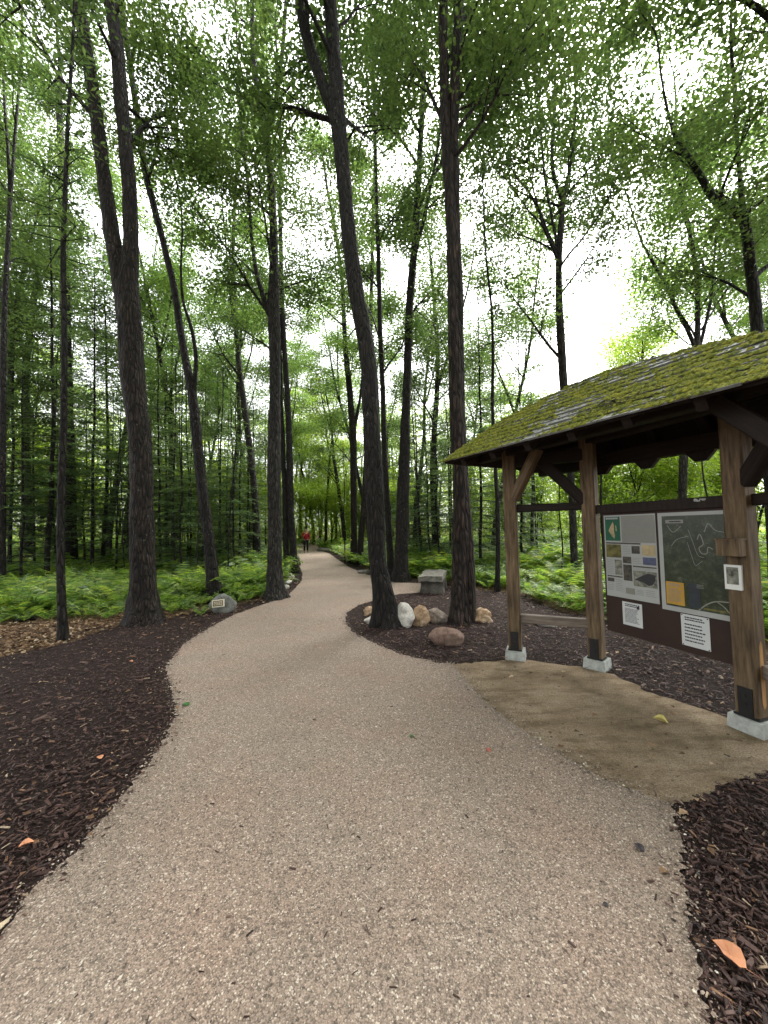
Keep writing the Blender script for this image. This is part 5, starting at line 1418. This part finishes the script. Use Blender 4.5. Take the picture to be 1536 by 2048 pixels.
# right poster: aerial map
org = pan(0.72, 0.83, 0)
mp = empty('map_poster', tuple(org)); tag(mp, 'framed aerial trail map with a white border beside the post', 'poster')
S0, S1, ZT, ZB = 0.530, 0.935, 1.695, 0.80
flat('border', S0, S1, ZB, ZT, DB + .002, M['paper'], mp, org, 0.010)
d1 = DB + 0.013
def patch2(name, u0, u1, v0, v1, mat, d=None): return flat(name, U(u0), U(u1), W_(v1), W_(v0), d or d1, M[mat], mp, org)
pm = patch2('aerial_image', .07, .94, .035, .95, 'map')
patch2('title_strip', .13, .40, .075, .11, 'paper_warm', d1 + .003)
textlines('title', U(.19), U(.38), W_(.08), W_(.105), 1, d1 + .006, mp, org, 'ink', 0.5)
def roadline(pts, w, mat, nm='road'):
    P = catmull(np.array([[U(u), W_(v)] for u, v in pts]), 6); mb = MB()
    for i in range(len(P) - 1):
        a, b = P[i], P[i + 1]; A_, B_ = pan(a[0], a[1], d1 + .003) - org, pan(b[0], b[1], d1 + .003) - org
        dd = (B_ - A_); L = np.linalg.norm(dd); dd /= L; sd = np.cross(dd, n_pan)
        mb.add([A_ - sd * w, A_ + sd * w, B_ + sd * w, B_ - sd * w], np.array([[0, 1, 2, 3]]))
    return mb.build(nm, M[mat], mp)
roadline([(.58, .27), (.62, .22), (.66, .31), (.60, .35), (.63, .40), (.70, .40), (.72, .34), (.78, .36)], .0035, 'paper_warm')
roadline([(.46, .17), (.52, .30), (.58, .42), (.66, .44)], .002, 'ink_grey')
roadline([(.20, .34), (.30, .27), (.46, .24)], .0025, 'ink_grey')
roadline([(.44, .30), (.50, .45), (.54, .52), (.64, .47)], .002, 'ink_grey')
roadline([(.68, .20), (.74, .12), (.82, .18), (.93, .2)], .003, 'ink_grey')
roadline([(.55, .945), (.66, .88), (.78, .84), (.94, .83)], .005, 'paper_warm')
roadline([(.80, .845), (.88, .88), (.94, .93)], .004, 'paper_warm')
roadline([(.15, .13), (.24, .2), (.36, .14)], .003, 'ink_grey')
patch2('lake', .42, .58, .70, .93, 'lake_print', d1 + .0025)['label'] = 'dark blue-grey lake on the map'
patch2('yellow_strip', .62, .92, .915, .932, 'olive_print', d1 + .0035)
textlines('map_text', U(.54), U(.64), W_(.70), W_(.74), 3, d1 + .006, mp, org, 'paper_warm', 0.4)
def notice(name, label, s0, s1, z0, z1, mat, nl, cat='notice', dd=0.004, tilt=0, head=True, lines_mat='ink'):
    org = pan((s0 + s1) / 2, z0, 0); o = empty(name, tuple(org)); tag(o, label, cat)
    flat('sheet', s0, s1, z0, z1, DB + dd, M[mat], o, org, .002)
    rx = np.random.default_rng(int(s0 * 1000)); h = z1 - z0; w = s1 - s0
    if head:
        textlines('heading', s0 + w * .14, s1 - w * .12, z1 - h * .06, z1 - h * .20, 2, DB + dd + .003, o, org, lines_mat, .55, rx, .35)
    textlines('body_text', s0 + w * .12, s1 - w * .1, z1 - h * .26, z0 + h * .12, nl, DB + dd + .003, o, org, lines_mat, .38, rx, .3)
    return o, org
notice('yellow_notice', 'yellow notice pinned over the lower left of the trail map', .565, .675, .862, 1.065, 'yellow_paper', 9, dd=.017, lines_mat='ink_grey')
o, org = notice('paper_notice', 'white rule sheet with a small dark emblem under the photo poster', .235, .385, .565, .80, 'paper_new', 12)
mb = MB(); 
for a_, b_, w_, h_ in ((.355, .757, .012, .014), (.362, .764, .006, .02), (.350, .765, .007, .006)): mb.box(pan(a_, b_, DB + .0075) - org, a_pan, n_pan, Z, w_, .001, h_)
mb.build('emblem', M['ink'], o)
o, org = notice('paper_notice', 'white attention sheet with bold lines under the trail map', .640, .800, .515, .790, 'paper_new', 6)
for s_, z_ in ((.648, .782), (.792, .782), (.648, .523), (.792, .523)):
    MB().box(pan(s_, z_, DB + .009) - org, a_pan, n_pan, Z, .004, .002, .004).build('pin', M['steel'], o)

# things fixed to the near post
pf = P3 + n_pan * 0.085
def onpost(name, label, cat, z, w, h, dep, mat, shift=0.0):
    c = P3 - a_pan * 0.015 + n_pan * (0.076 + dep / 2) + a_pan * shift + Z * z
    o = empty(name, tuple(c)); tag(o, label, cat); return o, c
o, c = onpost('wooden_block', 'small plain wooden box fixed to the nearest shelter post', 'box', 1.40, .13, .12, .09, 'wood_post', -0.01)
MB().box((0, 0, 0), a_pan, n_pan, Z, .075, .045, .062, 0.004).build('body', M['wood_post'], o)
MB().box(n_pan * 0.0 + Z * 0.066, a_pan, n_pan, Z, .079, .050, .006).build('lid', M['wood_post'], o)
o, c = onpost('picture_holder', 'small white framed photograph fixed low on the nearest shelter post', 'picture frame', 1.17, .1, .17, .02, 'white_plastic', -0.02)
MB().box((0, 0, 0), a_pan, n_pan, Z, .055, .012, .095, 0.003).build('frame', M['white_plastic'], o)
MB().box(n_pan * .013 + Z * .012, a_pan, n_pan, Z, .038, .002, .066).build('photo', M['grey_print'], o)
MB().box(n_pan * .016 + Z * .03 , a_pan, n_pan, Z, .008, .002, .02).build('photo_subject', M['dark_print'], o)
# pale worn patch low on the near post (bare wood)
mb = MB(); q = np.cross(Z, a_pan); 
V = [a_pan * 0.0757 + n_pan * s_ + Z * z_ for s_, z_ in [(-.022, .22), (.0, .19), (.022, .24), (.026, .5), (.02, .66), (.002, .70), (-.018, .67), (-.024, .45)]]
mb.add(V, np.array([list(range(8))])); q = mb.build('worn_patch', M['wood_pale'], post3); q['label'] = 'pale strip of bare wood low on the post'

# ------------------------------------------------------------------ tape round the tree
tb_ = gp(708, 1127)
th = np.linspace(0, 2 * np.pi, 17)[:-1]; rr_ = 0.155
V = [[tb_[0] + math.cos(a) * rr_ - 0.01, tb_[1] + math.sin(a) * rr_, z_] for z_ in (1.10, 1.14) for a in th]
Q = [[i, (i + 1) % 16, 16 + (i + 1) % 16, 16 + i] for i in range(16)]
mb = MB(); mb.add(V, np.array(Q)); q_ = mb.build('marker_tape', M['tape']); tag(q_, 'thin yellow tape tied round a trunk beyond the leaning maple', 'tape')

# ------------------------------------------------------------------ the person
pp = gp(612, 1105)
per = empty('person', tuple(pp), R(20)); tag(per, 'person in a red jacket and dark trousers standing on the far path', 'person')
def skin_mesh(name, verts, edges, radii, mat, parent, sub=2):
    me = bpy.data.meshes.new(name); me.from_pydata(verts, edges, [])
    o = obj(name, me, parent)
    sk = o.modifiers.new('skin', 'SKIN'); sk.use_smooth_shade = True
    for i, r_ in enumerate(radii):
        sv = me.skin_vertices[0].data[i]; sv.radius = (r_, r_) if not isinstance(r_, tuple) else r_
        sv.use_root = i == 0
    ss = o.modifiers.new('sub', 'SUBSURF'); ss.levels = ss.render_levels = sub
    me.materials.append(mat); return o
# body: pelvis root, legs, torso, arms, neck, head
bv = [(0, 0, .95), (0, 0, 1.15), (0, .01, 1.36), (0, 0, 1.46), (0, -.01, 1.54), (0, -.015, 1.62), (0, -.01, 1.70),
      (.10, 0, .88), (.11, -.02, .50), (.115, .03, .09), (.12, -.13, .04), (-.10, 0, .88), (-.10, -.02, .50), (-.105, .02, .09), (-.12, -.14, .04),
      (.19, .01, 1.38), (.25, .03, 1.12), (.24, -.06, .90), (.235, -.10, .82), (-.19, .01, 1.38), (-.26, .0, 1.12), (-.20, -.20, 1.20), (-.16, -.27, 1.26)]
be = [(0, 1), (1, 2), (2, 3), (3, 4), (4, 5), (5, 6), (0, 7), (7, 8), (8, 9), (9, 10), (0, 11), (11, 12), (12, 13), (13, 14), (2, 15), (15, 16), (16, 17), (17, 18), (2, 19), (19, 20), (20, 21), (21, 22)]
brd = [(.15, .11), (.145, .105), (.155, .10), .065, .052, .095, .075, .085, .06, .043, .04, .085, .06, .043, .04, .06, .047, .036, .028, .06, .047, .036, .028]
body = skin_mesh('body', bv, be, brd, M['skin'], per)
# clothes as their own skinned shells
jv = [(0, 0, .86), (0, 0, 1.12), (0, .01, 1.36), (0, 0, 1.47), (.20, .01, 1.39), (.262, .03, 1.12), (.25, -.06, .92), (-.20, .01, 1.39), (-.27, 0, 1.12), (-.21, -.19, 1.195)]
skin_mesh('jacket', jv, [(0, 1), (1, 2), (2, 3), (2, 4), (4, 5), (5, 6), (2, 7), (7, 8), (8, 9)], [(.185, .14), (.18, .135), (.185, .125), .078, .078, .064, .05, .078, .064, .05], M['jacket'], per)
tv_ = [(0, 0, .93), (.10, 0, .84), (.11, -.02, .50), (.115, .02, .10), (-.10, 0, .84), (-.10, -.02, .50), (-.105, .02, .10)]
skin_mesh('trousers', tv_, [(0, 1), (1, 2), (2, 3), (0, 4), (4, 5), (5, 6)], [(.155, .12), .10, .076, .06, .10, .076, .06], M['trousers'], per)
for sx in (.118, -.112):
    skin_mesh('shoe', [(sx, .05, .05), (sx, -.05, .045), (sx, -.16, .04)], [(0, 1), (1, 2)], [.055, .05, .042], M['shoe'], per, 1)
bm = bmesh.new(); bmesh.ops.create_uvsphere(bm, u_segments=16, v_segments=10, radius=1)
for v_ in bm.verts:
    v_.co = Vector((v_.co.x * .105, v_.co.y * .115 + .018, max(v_.co.z, -.75) * .125 + 1.70)) if True else v_.co
for v_ in [v_ for v_ in bm.verts if v_.co.y < -.045 and v_.co.z < 1.74]: v_.co.y = -.03
me = bpy.data.meshes.new('hair'); bm.to_mesh(me); bm.free(); me.materials.append(M['hair']); 
for p_ in me.polygons: p_.use_smooth = True
obj('hair', me, per)
# face details
mb = MB()
for sx in (-.035, .035): mb.box((sx, -.108, 1.655), (1, 0, 0), (0, 1, 0), Z, .012, .006, .006)
mb.box((0, -.112, 1.585), (1, 0, 0), (0, 1, 0), Z, .022, .005, .005)
q_ = mb.build('face_features', M['hair'], per); q_['kind'] = 'stuff'
MB().box((0, -.115, 1.625), (1, 0, 0), (0, 1, -.3), (0, .3, 1), .012, .014, .022).build('nose', M['skin'], per)
# five-fingered hands
def hand(px_, dirv, palmn, mirror):
    d = np.array(dirv, float); d /= np.linalg.norm(d); nv = np.array(palmn, float); nv -= d * (nv @ d); nv /= np.linalg.norm(nv); sd = np.cross(d, nv) * mirror
    b = np.array(px_, float)
    vs = [b, b + d * .05, b + d * .085]; es = [(0, 1), (1, 2)]; rd = [(.026, .018), (.036, .017), (.036, .016)]
    for i, (o_, L) in enumerate(((-.027, .062), (-.009, .072), (.009, .068), (.027, .054))):
        k_ = len(vs); p0 = b + d * .085 + sd * o_
        vs += [p0, p0 + d * L * .55 - nv * .008, p0 + d * L - nv * .026]; es += [(2, k_), (k_, k_ + 1), (k_ + 1, k_ + 2)]; rd += [.0095, .009, .0075]
    k_ = len(vs); p0 = b + d * .028 - sd * .034
    vs += [p0, p0 + d * .028 - sd * .022 - nv * .008, p0 + d * .052 - sd * .03 - nv * .016]; es += [(1, k_), (k_, k_ + 1), (k_ + 1, k_ + 2)]; rd += [.012, .0105, .0085]
    skin_mesh('hand', [tuple(v_) for v_ in vs], es, rd, M['skin'], per, 1)
hand((.235, -.10, .84), (-.05, -.2, -1), (1, 0, 0), 1)
hand((-.165, -.26, 1.25), (.3, -.7, .6), (0, -.3, -1), -1)
